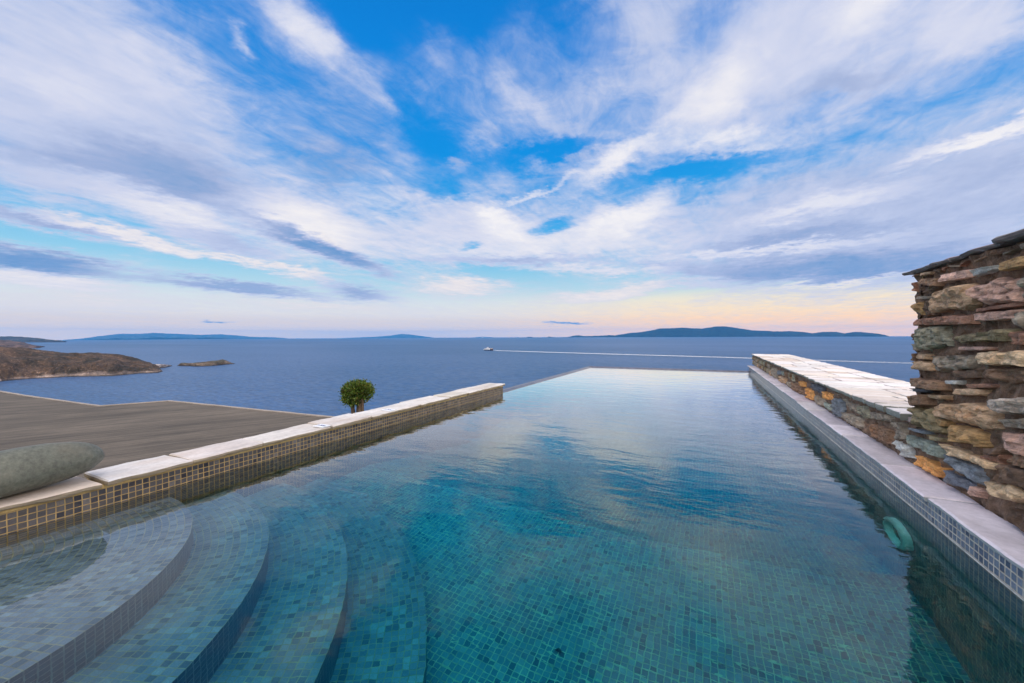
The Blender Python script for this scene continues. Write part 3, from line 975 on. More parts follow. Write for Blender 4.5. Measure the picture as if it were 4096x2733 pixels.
strip('rim', densify([(-40, 2.31), (-10.12, 2.365), (-7.55, 2.445), (-7.2, 3.085), (-4.0, 3.275), (-3.03, 3.335)], .12, .012, 1), .045, ROOF_Z - .3, ROOF_Z + .010, M['kerb'], roof)



# ------------------------------------------------------------------ dry stone walls
XW = 1.045                       # face of both stone walls
WARM = (1.85, 1.62, 1.42)
TONE = {'brown': (.115, .080, .058), 'dbrown': (.070, .050, .038), 'pink': (.235, .170, .155), 'tan': (.215, .165, .120), 'cream': (.27, .225, .165),
        'ochre': (.200, .142, .075), 'orange': (.30, .165, .062), 'grey': (.135, .130, .118), 'lgrey': (.25, .24, .235), 'green': (.125, .135, .115),
        'olive': (.120, .112, .075), 'slate': (.085, .110, .145), 'dslate': (.060, .075, .105), 'lblue': (.22, .255, .28), 'teal': (.125, .165, .165), 'red': (.150, .090, .070)}


def stone(mb, Q, prot, seed, col, X0=None, step=0.014, rnd=0.22, grow=1.13):
    """Q: four (y, z) corners - far top, near top, near bottom, far bottom; bulges towards -x"""
    X0 = XW if X0 is None else X0
    prot *= .66
    qy, qz = sum(p[0] for p in Q) / 4, sum(p[1] for p in Q) / 4
    Q = [(qy + (p[0] - qy) * grow, qz + (p[1] - qz) * grow) for p in Q]
    r = random.Random(seed)
    w = max(math.dist(Q[0], Q[1]), math.dist(Q[3], Q[2]))
    h = max(math.dist(Q[0], Q[3]), math.dist(Q[1], Q[2]))
    nu, nv = min(34, max(7, int(w / step))), min(26, max(6, int(h / step)))
    tl = r.uniform(-.5, .5)
    tv = r.uniform(-.4, .4)
    s = tuple(col[i] * WARM[i] for i in range(3))
    mn = min(w, h)

    def F(a, b):
        u, v = a * 2 - 1, b * 2 - 1
        uu = u * math.sqrt(1 - rnd * v * v * .5)
        vv = v * math.sqrt(1 - rnd * u * u * .5)
        k, l = (uu + 1) / 2, (vv + 1) / 2
        y = (Q[0][0] * (1 - k) + Q[1][0] * k) * (1 - l) + (Q[3][0] * (1 - k) + Q[2][0] * k) * l
        z = (Q[0][1] * (1 - k) + Q[1][1] * k) * (1 - l) + (Q[3][1] * (1 - k) + Q[2][1] * k) * l
        e = max(abs(u), abs(v))
        e6 = e ** 10
        y += fbm(y * 16, z * 16, seed, 4) * mn * .10 * (0.3 + e)
        z += fbm(y * 14, z * 20, seed + 9, 4) * mn * .10 * (0.3 + e)
        d = prot * (1 - e6) * (1 + .45 * tl * u + .45 * tv * v) - .05 * e6
        big = fbm(y * 9, z * 13, seed + 20, 3)
        bed = fbm(y * 9, z * 42, seed + 30, 4)
        crag = noise.voronoi(Vector((y * 20, z * 26, seed * 1.7)))[0]
        crag = crag[1] - crag[0]
        d += (big * .020 + bed * .009 + (crag - .25) * .030) * min(1, mn / .10) * (1 - .5 * e6)
        return (X0 - d, y, z)
    mb.grid(F, nu, nv, None, s, flip=True)


def pxq(pts, ox, oy, s):
    """corners measured in the photograph, laid on the wall face"""
    out = []
    for x, y in pts:
        p = on_x(ox + x / s, oy + y / s, XW - .02)
        out.append((p.y, p.z))
    return out


Sx = 2.614
A = (3500, 850, Sx)
B = (3500, 1400, Sx)
Cc = (2900, 1350, Sx)
TALL = [
    (A, [(475, 690), (640, 672), (640, 785), (445, 740)], 'brown', .05), (A, [(450, 770), (640, 770), (560, 860), (480, 845)], 'dbrown', .03),
    (A, [(660, 660), (985, 582), (980, 690), (690, 745)], 'pink', .05), (A, [(1000, 590), (1235, 545), (1240, 605), (1040, 680)], 'lblue', .045),
    (A, [(1270, 530), (1600, 425), (1600, 570), (1320, 625)], 'ochre', .05), (A, [(545, 850), (985, 738), (1040, 1000), (600, 1040)], 'tan', .06),
    (A, [(1000, 780), (1500, 680), (1510, 900), (1180, 975)], 'pink', .06), (A, [(405, 880), (540, 870), (545, 912), (420, 908)], 'grey', .03),
    (A, [(390, 950), (490, 925), (500, 1080), (420, 1060)], 'ochre', .05), (A, [(470, 930), (570, 920), (590, 1075), (500, 1080)], 'dbrown', .03),
    (A, [(415, 1115), (980, 1055), (980, 1178), (415, 1188)], 'red', .05), (A, [(1030, 1062), (1490, 1000), (1480, 1125), (1060, 1145)], 'pink', .055),
    (A, [(1480, 1040), (1640, 1015), (1640, 1235), (1490, 1195)], 'grey', .05), (A, [(410, 1205), (700, 1190), (765, 1400), (440, 1432)], 'green', .055),
    (A, [(800, 1300), (1400, 1200), (1400, 1352), (830, 1368)], 'olive', .05), (A, [(1405, 1235), (1640, 1240), (1640, 1400), (1390, 1400)], 'red', .045),
    (A, [(820, 1400), (1180, 1400), (1150, 1440), (830, 1450)], 'pink', .03), (A, [(1000, 1010), (1480, 930), (1480, 985), (1020, 1050)], 'red', .03),
    (A, [(1500, 690), (1700, 640), (1700, 900), (1520, 900)], 'grey', .05),
    (B, [(438, 20), (570, 40), (560, 105), (430, 100)], 'tan', .045), (B, [(410, 112), (590, 120), (595, 235), (420, 205)], 'tan', .055),
    (B, [(590, 60), (1015, 55), (1005, 200), (600, 235)], 'grey', .045), (B, [(1025, 30), (1660, 0), (1660, 195), (1110, 150)], 'cream', .06),
    (B, [(378, 280), (710, 325), (712, 440), (392, 385)], 'brown', .075), (B, [(755, 318), (868, 310), (862, 362), (768, 360)], 'lblue', .05),
    (B, [(378, 398), (570, 415), (560, 443), (430, 438)], 'dslate', .065), (B, [(800, 400), (1100, 400), (1090, 482), (830, 470)], 'tan', .05),
    (B, [(950, 355), (1250, 350), (1240, 398), (960, 408)], 'red', .04), (B, [(370, 478), (550, 460), (562, 590), (395, 590)], 'brown', .075),
    (B, [(560, 460), (745, 478), (720, 525), (572, 505)], 'tan', .05), (B, [(640, 590), (1180, 560), (1250, 860), (655, 690)], 'tan', .06),
    (B, [(1225, 530), (1660, 480), (1660, 700), (1250, 640)], 'lgrey', .06), (B, [(382, 605), (600, 640), (740, 875), (430, 790)], 'olive', .065),
    (B, [(610, 708), (755, 725), (745, 815), (630, 790)], 'ochre', .045), (B, [(752, 765), (1110, 855), (1120, 1020), (770, 955)], 'ochre', .05),
    (B, [(1365, 865), (1660, 885), (1660, 1140), (1420, 1045)], 'pink', .06), (B, [(1270, 715), (1660, 710), (1660, 850), (1350, 810)], 'grey', .045),
    (B, [(650, 968), (1250, 1170), (1250, 1265), (740, 1085)], 'cream', .05), (B, [(1130, 1370), (1400, 1420), (1600, 1570), (1250, 1560)], 'cream', .05),
    (B, [(1150, 1035), (1310, 1010), (1295, 1105), (1210, 1115)], 'dbrown', .05), (B, [(540, 875), (740, 930), (720, 972), (580, 935)], 'olive', .04),
    (B, [(1000, 1415), (1130, 1475), (1110, 1545), (1020, 1545)], 'pink', .045), (B, [(1270, 1180), (1640, 1260), (1640, 1460), (1300, 1395)], 'dbrown', .045),
    (B, [(1110, 180), (1660, 215), (1660, 340), (1260, 340)], 'brown', .035), (B, [(770, 210), (1080, 190), (1080, 300), (800, 300)], 'dbrown', .03),
    (B, [(1000, 1130), (1270, 1040), (1290, 1150), (1270, 1180)], 'red', .03),
    (B, [(1420, 1060), (1660, 1160), (1660, 1250), (1330, 1180)], 'brown', .03),
]
LOW = [
    (B, [(160, 738), (282, 768), (290, 932), (188, 922)], 'grey', .045), (B, [(308, 868), (650, 1000), (668, 1142), (318, 982)], 'teal', .055),
    (B, [(178, 930), (340, 1000), (372, 1152), (228, 1072)], 'lblue', .045), (B, [(410, 1088), (702, 1232), (640, 1352), (428, 1202)], 'orange', .06),
    (B, [(700, 1080), (1118, 1262), (1068, 1422), (720, 1162)], 'slate', .055), (B, [(718, 1240), (1002, 1392), (990, 1492), (768, 1402)], 'dslate', .055),
    (B, [(320, 808), (515, 842), (500, 884), (338, 832)], 'slate', .045),
    (Cc, [(1430, 880), (1732, 960), (1722, 1152), (1448, 968)], 'brown', .05), (Cc, [(1480, 770), (1722, 800), (1720, 892), (1498, 852)], 'grey', .04),
    (Cc, [(1358, 700), (1472, 722), (1500, 862), (1398, 812)], 'green', .045), (Cc, [(1222, 640), (1372, 700), (1392, 802), (1288, 742)], 'grey', .045),
    (Cc, [(1220, 780), (1402, 832), (1422, 972), (1240, 862)], 'grey', .05), (Cc, [(1118, 630), (1222, 650), (1220, 842), (1128, 812)], 'slate', .05),
    (Cc, [(1018, 560), (1112, 590), (1110, 662), (1028, 642)], 'orange', .045), (Cc, [(1018, 668), (1110, 710), (1120, 792), (1030, 722)], 'teal', .045),
    (Cc, [(918, 600), (1022, 640), (1030, 722), (940, 702)], 'grey', .045), (Cc, [(838, 525), (902, 560), (922, 662), (843, 632)], 'orange', .05),
    (Cc, [(768, 448), (827, 470), (827, 522), (778, 502)], 'orange', .04), (Cc, [(888, 470), (1022, 520), (1010, 592), (918, 562)], 'dslate', .045),
    (Cc, [(678, 460), (792, 500), (802, 602), (698, 562)], 'brown', .045), (Cc, [(560, 400), (607, 420), (602, 482), (568, 462)], 'tan', .045),
    (Cc, [(638, 460), (682, 470), (682, 522), (648, 512)], 'grey', .04), (Cc, [(480, 318), (532, 330), (532, 432), (490, 412)], 'grey', .045),
    (Cc, [(534, 345), (585, 352), (592, 385), (540, 390)], 'slate', .04), (Cc, [(590, 350), (612, 352), (612, 402), (594, 398)], 'teal', .045),
]
hand = []


def inside(p, Q, grow=0.012):
    cy_ = sum(q[0] for q in Q) / 4
    cz_ = sum(q[1] for q in Q) / 4
    s = None
    for i in range(4):
        a, b2 = Q[i], Q[(i + 1) % 4]
        c = (b2[0] - a[0]) * (p[1] - a[1]) - (b2[1] - a[1]) * (p[0] - a[0])
        c0 = (b2[0] - a[0]) * (cz_ - a[1]) - (b2[1] - a[1]) * (cy_ - a[0])
        if c * c0 < 0 and abs(c) / max(1e-6, math.dist(a, b2)) > grow:
            return False
    return True


def fill(mb, ya, yb, za, zb, rows, wmin, wmax, seed, pal, prot, upright=False, step=.02):
    r = random.Random(seed)
    z = za
    k = 0
    while z < zb - .02:
        h = r.uniform(*rows)
        h = min(h, zb - z)
        y = ya
        while y < yb:
            w = r.uniform(wmin, wmax)
            y1 = min(y + w, yb)
            j = lambda s=.012: r.uniform(-s, s)
            g = .006
            Q = [(y1 - g + j(), z + h - g + j()), (y + g + j(), z + h - g + j()), (y + g + j(), z + g + j()), (y1 - g + j(), z + g + j())]
            k += 1
            c = ((y + y1) / 2, z + h / 2)
            pts = [c] + [((q[0] + c[0]) / 2, (q[1] + c[1]) / 2) for q in Q] + [(q[0] * .85 + c[0] * .15, q[1] * .85 + c[1] * .15) for q in Q]
            if w > .03 and not any(inside(p, q) for p in pts for q in hand):
                t = TONE[r.choice(pal)]
                f = r.uniform(.75, 1.2)
                stone(mb, Q, r.uniform(*prot), seed * 100 + k, tuple(c2 * f for c2 in t), None, step)
            y = y1
        z += h


def mortar(mb, y0, y1, z0, z1, x, step, amp, seed):
    ny, nz = int((y1 - y0) / step), max(2, int((z1 - z0) / step))
    mb.grid(lambda u, v: (x - fbm((y0 + (y1 - y0) * u) * 14, (z0 + (z1 - z0) * v) * 14, seed, 5) * amp, y0 + (y1 - y0) * u, z0 + (z1 - z0) * v), ny, nz, None, None, True)


for lst in (TALL, LOW):
    for (o_, pts, tone, pr) in lst:
        Q = pxq(pts, *o_)
        hand.append([Q[0], Q[1], Q[2], Q[3]])
YT = 2.985                       # where the tall wall ends
wall_t = thing('stone_wall', 'tall rough stone wall in the right foreground with thin dark slabs on top', 'stone wall', (0, 0, 0))
mb = MB()
for i, (o_, pts, tone, pr) in enumerate(TALL):
    f = random.Random(i).uniform(.9, 1.12)
    stone(mb, hand[i], pr, i + 1, tuple(c * f for c in TONE[tone]), None, .010)
fill(mb, 2.04, YT - .005, .12, 1.18, (.05, .095), .06, .15, 5, ['brown', 'dbrown', 'red', 'tan', 'grey'], (.015, .028), step=.014)
fill(mb, -2.5, 2.03, .10, 1.18, (.07, .16), .12, .30, 9, ['brown', 'pink', 'tan', 'grey', 'green', 'cream', 'ochre'], (.04, .065), step=.03)
# ragged stone ends facing along the wall
r = random.Random(77)
z = .36
while z < 1.17:
    h = r.uniform(.05, .12)
    for k in range(3):
        xa = XW + .01 + k * .17
        q = MB()
        Q = [(xa + .16, z + h), (xa, z + h), (xa, z + .006), (xa + .16, z + .006)]
        stone(q, Q, .05, int(z * 1000) + k, tuple(c * r.uniform(.8, 1.2) for c in TONE[r.choice(['brown', 'tan', 'grey', 'dbrown'])]), 0.0, .03)
        # turn the patch to face +y
        q.v = [(p[1], YT - .012 - p[0] - .02, p[2]) for p in q.v]
        mb.add(q.v, [f[::-1] for f in q.f], None, None)
        mb.c[-sum(len(f) for f in q.f):] = q.c
    z += h
mb.build('masonry', M['stone'], wall_t)
mb = MB()
mortar(mb, 1.9, YT - .02, .11, 1.19, XW + .010, .013, .024, 2)
mortar(mb, -2.6, 1.92, .08, 1.19, XW + .006, .05, .014, 3)
mb.box(XW + .03, XW + .52, -2.6, YT - .045, .0, 1.18)
mb.build('mortar', M['mortar'], wall_t)
# slabs on the tall wall
CAPS = [(3.03, 2.60, 1.186, 1.203, (.8, .8, .78)), (2.64, 2.20, 1.194, 1.211, (1.2, 1, 1)), (2.23, 1.62, 1.198, 1.222, (.9, .95, .95)), (1.60, .8, 1.196, 1.22, (1, .9, .9)), (.79, -.2, 1.196, 1.22, (.9, .9, .9)), (-.21, -1.3, 1.196, 1.22, (1, .9, .9)), (-1.31, -2.55, 1.196, 1.22, (1, 1, 1))]
for k, (y1, y0, z0, z1, c) in enumerate(CAPS):
    mb = MB()
    slab(mb, XW - [.03, .02, .035, .02, .02, .02, .02][k], XW + .54, y0, y1, z0, z1, 700 + k * 3, c, .02, -1, .016)
    mb.build('top_slab', M['cap_dark'], wall_t)

# low wall with pale flagstones
wall_w = thing('stone_wall', 'low dark stone wall topped with pale flagstones beside the pool, running out to the sea', 'stone wall', (0, 0, 0))
YW1 = 11.25
ZW = .361
mb = MB()
nT = len(TALL)
for i, (o_, pts, tone, pr) in enumerate(LOW):
    f = random.Random(i + 90).uniform(.9, 1.12)
    stone(mb, hand[nT + i], pr * .8, i + 400, tuple(c * f for c in TONE[tone]), None, .011)
fill(mb, YT, 4.6, .125, ZW - .03, (.035, .07), .045, .11, 15, ['brown', 'dbrown', 'grey', 'green', 'dslate'], (.012, .026), step=.015)
fill(mb, 4.6, YW1, .125, ZW - .02, (.09, .13), .06, .20, 16, ['brown', 'dbrown', 'grey', 'grey', 'green', 'tan', 'olive'], (.025, .05), step=.022)
mb.build('masonry', M['stone'], wall_w)
mb = MB()
mortar(mb, YT - .05, 5.2, .11, ZW, XW + .004, .018, .018, 4)
mortar(mb, 5.15, YW1, .11, ZW, XW + .006, .035, .015, 5)
mb.box(XW + .03, XW + .66, YT - .04, YW1 - .03, -1.5, ZW - .004)
mb.build('mortar', M['mortar'], wall_w)
mb = MB()
mb.box(XW - .02, XW + .69, YT - .04, YW1 - .01, ZW - .003, ZW + .0212)
mb.build('joint_bed', M['bed'], wall_w)


def flag(mb, poly, z0, z1, seed, col):
    """flat stone with a wavering outline"""
    pts = []
    n = len(poly)
    for i in range(n):
        a, b2 = Vector(poly[i]), Vector(poly[(i + 1) % n])
        m = max(2, int((b2 - a).length / .03))
        for k in range(m):
            p = a.lerp(b2, k / m)
            nn = Vector((fbm(p.x * 7, p.y * 7, seed, 4), fbm(p.x * 7, p.y * 7, seed + 4, 4))) * .020
            pts.append(p + nn)
    c = sum(pts, Vector((0, 0))) / len(pts)
    m = len(pts)
    vs, fs = [], []
    for (ins, z) in ((.006, z0), (.0, z0 + (z1 - z0) * .4), (.001, z1 - .004), (.006, z1)):
        for p in pts:
            d = (c - p).normalized() * ins
            w = fbm(p.x * 30, p.y * 30, z * 40 + seed, 3) * .003
            vs.append((p.x + d.x + w, p.y + d.y, z + fbm(p.x * 9, p.y * 9, seed, 3) * .003))
    for q in range(3):
        for i in range(m):
            fs.append((q * m + i, q * m + (i + 1) % m, (q + 1) * m + (i + 1) % m, (q + 1) * m + i))
    b = 4 * m
    vs.append((c.x, c.y, z1 + .001))
    for i in range(m):
        fs.append((3 * m + i, 3 * m + (i + 1) % m, b))
    vs.append((c.x, c.y, z0))
    for i in range(m):
        fs.append(((i + 1) % m, i, b + 1))
    mb.add(vs, fs, None, col)


r = random.Random(21)
ys = [YT - .02, 3.42, 3.86, 4.38, 5.0, 5.55, 6.2, 6.9, 7.5, 8.2, 8.9, 9.6, 10.3, 10.8, YW1 + .02]
xa, xb = XW - .05, XW + .71
k = 0
for i in range(len(ys) - 1):
    y0, y1 = ys[i], ys[i + 1]
    cuts = [xa, xa + .26 + r.uniform(-.06, .1), xa + .52 + r.uniform(-.06, .06), xb] if i % 3 else [xa, xa + .42 + r.uniform(-.1, .1), xb]
    for j in range(len(cuts) - 1):
        a, b2 = cuts[j] + (.006 if j else 0), cuts[j + 1] - (.006 if j < len(cuts) - 2 else 0)
        sh = [r.uniform(-.05, .05) for _ in range(4)]
        halves = [(y0, y1)] if r.random() < .55 else [(y0, y0 + (y1 - y0) * r.uniform(.35, .65))]
        if halves[0][1] != y1:
            halves.append((halves[0][1], y1))
        for (ya, yb) in halves:
            mid = ya != y0
            mid2 = yb != y1
            da = (0, r.uniform(-.04, .04))[mid]
            db = (0, r.uniform(-.04, .04))[mid2]
            g = r.uniform(.009, .028)
            e0 = 0 if i == 0 else 1
            e1 = 0 if i == len(ys) - 2 else 1
            sa_ = .03 * math.sin(i * 5.1 + j * 2.7) * e0
            sb_ = .03 * math.sin((i + 1) * 5.1 + j * 2.7) * e1
            poly = [(a, ya + g + sa_ + da), ((a + b2) / 2, ya + g + sa_ * .3 + r.uniform(-.012, .012)), (b2, ya + g - sa_ * .4 - da),
                    (b2, yb - g - sb_ * .4 - db), ((a + b2) / 2, yb - g + sb_ * .3), (a, yb - g + sb_ + db)]
            k += 1
            dz = .016 * max(0, min(1, (4.3 - (ya + yb) / 2) / 1.0))
            f = r.uniform(.9, 1.06)
            w = r.choice([(1, 1, 1), (1, 1, 1), (1, .97, .93), (.98, .92, .88), (1, .98, .99), (.93, .84, .76) if y0 > 5 else (1, .99, .98)])
            mb = MB()
            flag(mb, poly, ZW + .001, ZW + .0235 + dz + r.uniform(-.001, .003), 900 + k, tuple(f * q for q in w))
            mb.build('flagstone', M['cap'], wall_w)

# ------------------------------------------------------------------ big grey boulder on the left coping
def mat_boulder():
    m, T, b, out = material('grey_green_boulder')
    pos = T.new('ShaderNodeTexCoord').outputs['Object']
    n = T.noise(pos, 5, 6, 0.65)
    s = T.noise(pos, 55, 5, 0.7)
    d = T.voro(T.mapping(pos, scale=(1, 1, 1)), 60, 'F1')
    f = T.math('MULTIPLY', T.rng(n, 0.3, 0.7, 0.75, 1.25), T.rng(s, 0.3, 0.7, 0.6, 1.4))
    col = T.vmath('SCALE', (.102, .108, .088, 1), scale=f)
    col = T.mix(T.rng(n, 0.52, 0.66, 0, 0.5), col, (.110, .095, .070, 1))
    col = T.mix(T.math('MULTIPLY', T.rng(d, 0.05, 0.16, 1, 0), T.rng(s, 0.5, 0.6, 0, .7)), col, (.05, .048, .04, 1))
    T.put(b.inputs['Base Color'], col)
    b.inputs['Roughness'].default_value = 0.6
    T.put(b.inputs['Normal'], bump(T, T.math('ADD', n, T.math('MULTIPLY', s, 0.4)), 0.3, 0.005))
    return m


def blob(name, mat, a, b2, c, seed, amp, freq=1.4, nu=64, nv=40, pw=1.0):
    mb = MB()

    def F(u, v):
        th, ph = u * 2 * math.pi, (v - .5) * math.pi
        p = Vector((math.cos(th) * math.cos(ph), math.sin(th) * math.cos(ph), math.sin(ph)))
        k = 1 + amp * noise.fractal(p * freq + Vector((seed, 0, 0)), 1.0, 2.0, 3)
        zz = p.z if p.z > 0 else p.z * .9
        return (p.x * a * k, p.y * b2 * k, zz * c * k)
    mb.grid(F, nu, nv)
    return mb.build(name, mat, None, True)


mb = MB()


def boulder_pt(u, v):
    t = -math.cos(v * math.pi)
    rr = max(0.0, 1 - abs(t) ** 2.5) ** .49
    a = u * 2 * math.pi
    p = Vector((math.cos(a) * rr, t, math.sin(a) * rr))
    k = 1 + .045 * noise.fractal(p * 1.3 + Vector((3, 0, 0)), 1.0, 2.0, 3)
    return (p.x * .125 * k, p.y * .318 * k, p.z * .108 * k * (1.0 if p.z > 0 else .92))


mb.grid(boulder_pt, 64, 48, flip=True)
bo = mb.build('boulder', mat_boulder(), None, True)
bo.location = (-2.835, .615, .236)
bo.rotation_euler = (R(1), R(0), R(4))
tag(bo, 'big smooth grey green boulder lying on the left pool coping', 'boulder')

# ------------------------------------------------------------------ trimmed bush behind the left coping
bush = thing('bush', 'small round clipped green bush on bare trunks behind the white coping', 'bush', (-4.12, 3.80, -.62 + .045))
M['bark'] = mat_simple('brown_bark', (.14, .095, .065, 1), .9, .4, 30, .006, .8)


def mat_leaf():
    m, T, b, out = material('bush_leaf')
    at = T.new('ShaderNodeAttribute', attribute_name='tone').outputs['Color']
    T.put(b.inputs['Base Color'], at)
    b.inputs['Roughness'].default_value = .45
    tr = T.new('ShaderNodeBsdfTranslucent')
    T.put(tr.inputs[0], T.vmath('SCALE', at, scale=1.2))
    mx = T.new('ShaderNodeMixShader')
    mx.inputs[0].default_value = .22
    T.t.links.new(b.outputs[0], mx.inputs[1])
    T.t.links.new(tr.outputs[0], mx.inputs[2])
    T.t.links.new(mx.outputs[0], out.inputs[0])
    return m


M['leaf'] = mat_leaf()
r = random.Random(4)
mb = MB()
KB = 1.145
cz = .62 + (.85 - (.85 - .222) * KB)     # crown centre above the base
for (bx, by, tx, ty, w) in ((-.055, -.02, -.12, -.02, .026), (-.01, .02, .0, .03, .028), (.030, .0, .04, .02, .027), (.05, .03, .09, .0, .024)):
    top = cz - .03
    mb.tube([(bx * .7, by, -.1), (bx * .85, by, .22), (bx, by, .40), ((bx + tx) / 2, (by + ty) / 2, top - .12), (tx, ty, top)], [w * 1.3, w * 1.1, w, w * .8, w * .4], 8)
for k in range(46):
    d = Vector((r.gauss(0, 1), r.gauss(0, 1), r.gauss(.2, .8))).normalized()
    p0 = Vector((r.uniform(-.06, .06), r.uniform(-.05, .05), cz - .08))
    p1 = Vector((0, 0, cz)) + Vector((d.x * .20, d.y * .19, d.z * .135)) * r.uniform(.8, 1.08)
    mb.tube([p0, (p0 + p1) / 2 + Vector((0, 0, -.015)), p1], [.006, .004, .0015], 4, cap=False)
mb.build('trunk', M['bark'], bush, True)
mb = MB()
bumps = [(Vector((r.gauss(0, 1), r.gauss(0, 1), r.gauss(0, 1))).normalized(), r.uniform(-.20, .20)) for _ in range(26)]
nl = 0
while nl < 8200:
    d = Vector((r.gauss(0, 1), r.gauss(0, 1), r.gauss(0, 1))).normalized()
    lim = 1 + sum(a * max(0, d.dot(q) - .72) * 3 for q, a in bumps)
    rad = lim * (r.random() ** .30)
    if r.random() < .13:
        rad *= r.uniform(1.03, 1.28)
    p = Vector((d.x * .188 * rad, d.y * .185 * rad, d.z * (.142 if d.z > 0 else .180) * rad - .048))
    p.x += p.z * .22
    if fbm(p.x * 16, p.y * 16, p.z * 16 + 3, 3) < -.22 and rad < 1.0:
        continue
    nl += 1
    o_ = (d + Vector((r.gauss(0, .6), r.gauss(0, .6), r.gauss(.3, .6)))).normalized()
    s_ = o_.cross(Vector((r.gauss(0, 1), r.gauss(0, 1), r.gauss(0, 1)))).normalized()
    L, W = r.uniform(.014, .028), r.uniform(.005, .009)
    c0 = p + Vector((0, 0, cz))
    t = r.random()
    col = (.075, .140, .020) if t < .45 else (.130, .200, .025) if t < .75 else (.035, .070, .016) if t < .87 else (.26, .24, .04) if t < .96 else (.14, .075, .035)
    f = r.uniform(.75, 1.3)
    mb.add([c0 - o_ * L * .2, c0 + o_ * L * .35 + s_ * W, c0 + o_ * L, c0 + o_ * L * .35 - s_ * W], [(0, 1, 2, 3)], None, tuple(f * q for q in col))
for k in range(60):              # a low side shoot
    c0 = Vector((-.13 + r.gauss(0, .035), -.02 + r.gauss(0, .03), cz - .19 + r.gauss(0, .035)))
    o_ = Vector((r.gauss(-.4, .6), r.gauss(0, .6), r.gauss(0, .6))).normalized()
    s_ = o_.cross(Vector((r.gauss(0, 1), r.gauss(0, 1), r.gauss(0, 1)))).normalized()
    mb.add([c0, c0 + o_ * .008 + s_ * .006, c0 + o_ * .02, c0 + o_ * .008 - s_ * .006], [(0, 1, 2, 3)], None, (.05, .11, .025))
mb.build('crown', M['leaf'], bush)



# ------------------------------------------------------------------ hillside under the house, sea, islands
def sea_z(d):
    return SEA - d * d / (2 * EARTH)


M['scrub'] = mat_simple('dry_hillside', (.11, .085, .055, 1), .95, .4, 1.2, .05)
mb = MB()
xs = list(np.linspace(-160, -14, 22)) + list(np.linspace(-12, 8, 41)) + list(np.linspace(10, 160, 22))
yy = list(np.linspace(-150, -10, 14)) + list(np.linspace(-8, 14, 45)) + list(np.linspace(16, 130, 40))


def ground(x, y):
    if x < -4.8:
        z = -1.0 - min(1.2, (-4.8 - x) * 1.2) - .62 * max(0.0, y - 1.5)
    else:
        z = -.62 - .56 * max(0.0, y - 4.35)
    if x > 2.2:
        z -= .25 * min(6, x - 2.2)
    if y < -6:
        z += .25 * (-6 - y)
    if -3.75 < x < 2.4 and -1.2 < y < 11.6:
        z = min(z, -3.2)
    elif y > 4.4:
        z += fbm(x * .3, y * .3, 1, 4) * min(.6, (y - 4.4) * .1)
    return max(z, SEA - 3)


mb.v = [(x, y, ground(x, y)) for y in yy for x in xs]
nx = len(xs)
mb.f = [(j * nx + i, j * nx + i + 1, (j + 1) * nx + i + 1, (j + 1) * nx + i) for j in range(len(yy) - 1) for i in range(nx - 1)]
mb.uv = [(0, 0)] * (4 * len(mb.f))
mb.c = [(1, 1, 1, 1)] * (4 * len(mb.f))
tag(mb.build('hillside', M['scrub'], None, True), kind='structure')


def mat_sea():
    m, T, b, out = material('open_sea')
    g = T.new('ShaderNodeNewGeometry')
    pos = g.outputs['Position']
    p1 = T.mapping(pos, rot=(0, 0, R(20)), scale=(.55, 1.3, 1))
    n1 = T.noise(p1, .16, 5, .62, .3, color=True)
    n2 = T.noise(T.mapping(pos, rot=(0, 0, R(35)), scale=(.7, 1.2, 1)), .9, 3, .6, color=True)
    w = T.vmath('ADD', T.vmath('SCALE', T.vmath('SUBTRACT', n1, (.5, .5, .5)), scale=SEA_CHOP), T.vmath('SCALE', T.vmath('SUBTRACT', n2, (.5, .5, .5)), scale=SEA_CHOP * .6))
    w = T.vmath('MULTIPLY', w, (1, 1, 0))
    nrm = T.vmath('NORMALIZE', T.vmath('ADD', g.outputs['Normal'], w))
    patch = T.noise(T.mapping(pos, rot=(0, 0, R(26)), scale=(.35, 1, 1)), .0016, 5, .6, .4)
    fine = T.noise(p1, .35, 4, .6)
    col = T.mix(T.rng(patch, .38, .62), (.004, .054, .150, 1), (.038, .092, .215, 1))
    col = T.vmath('SCALE', col, scale=T.rng(fine, .3, .7, .55, 1.45))
    T.put(b.inputs['Base Color'], col)
    b.inputs['Roughness'].default_value = .38
    b.inputs['IOR'].default_value = 1.333
    b.inputs['Specular IOR Level'].default_value = .42
    T.put(b.inputs['Normal'], nrm)
    return m


SEA_CHOP = .55
mb = MB()
rad = [0.0] + list(np.geomspace(60, 33500, 70))
na = 128
mb.v = [(rr * math.sin(2 * math.pi * k / na), rr * math.cos(2 * math.pi * k / na), sea_z(rr)) for rr in rad for k in range(na)]
mb.f = [(q * na + k, (q + 1) * na + k, (q + 1) * na + (k + 1) % na, q * na + (k + 1) % na) for q in range(len(rad) - 1) for k in range(na)]
mb.uv = [(0, 0)] * (4 * len(mb.f))
mb.c = [(1, 1, 1, 1)] * (4 * len(mb.f))
so = mb.build('sea', mat_sea(), None, True)
me = so.data
if me.polygons[len(me.polygons) // 2].normal.z < 0:
    me.flip_normals()
tag(so, kind='structure')


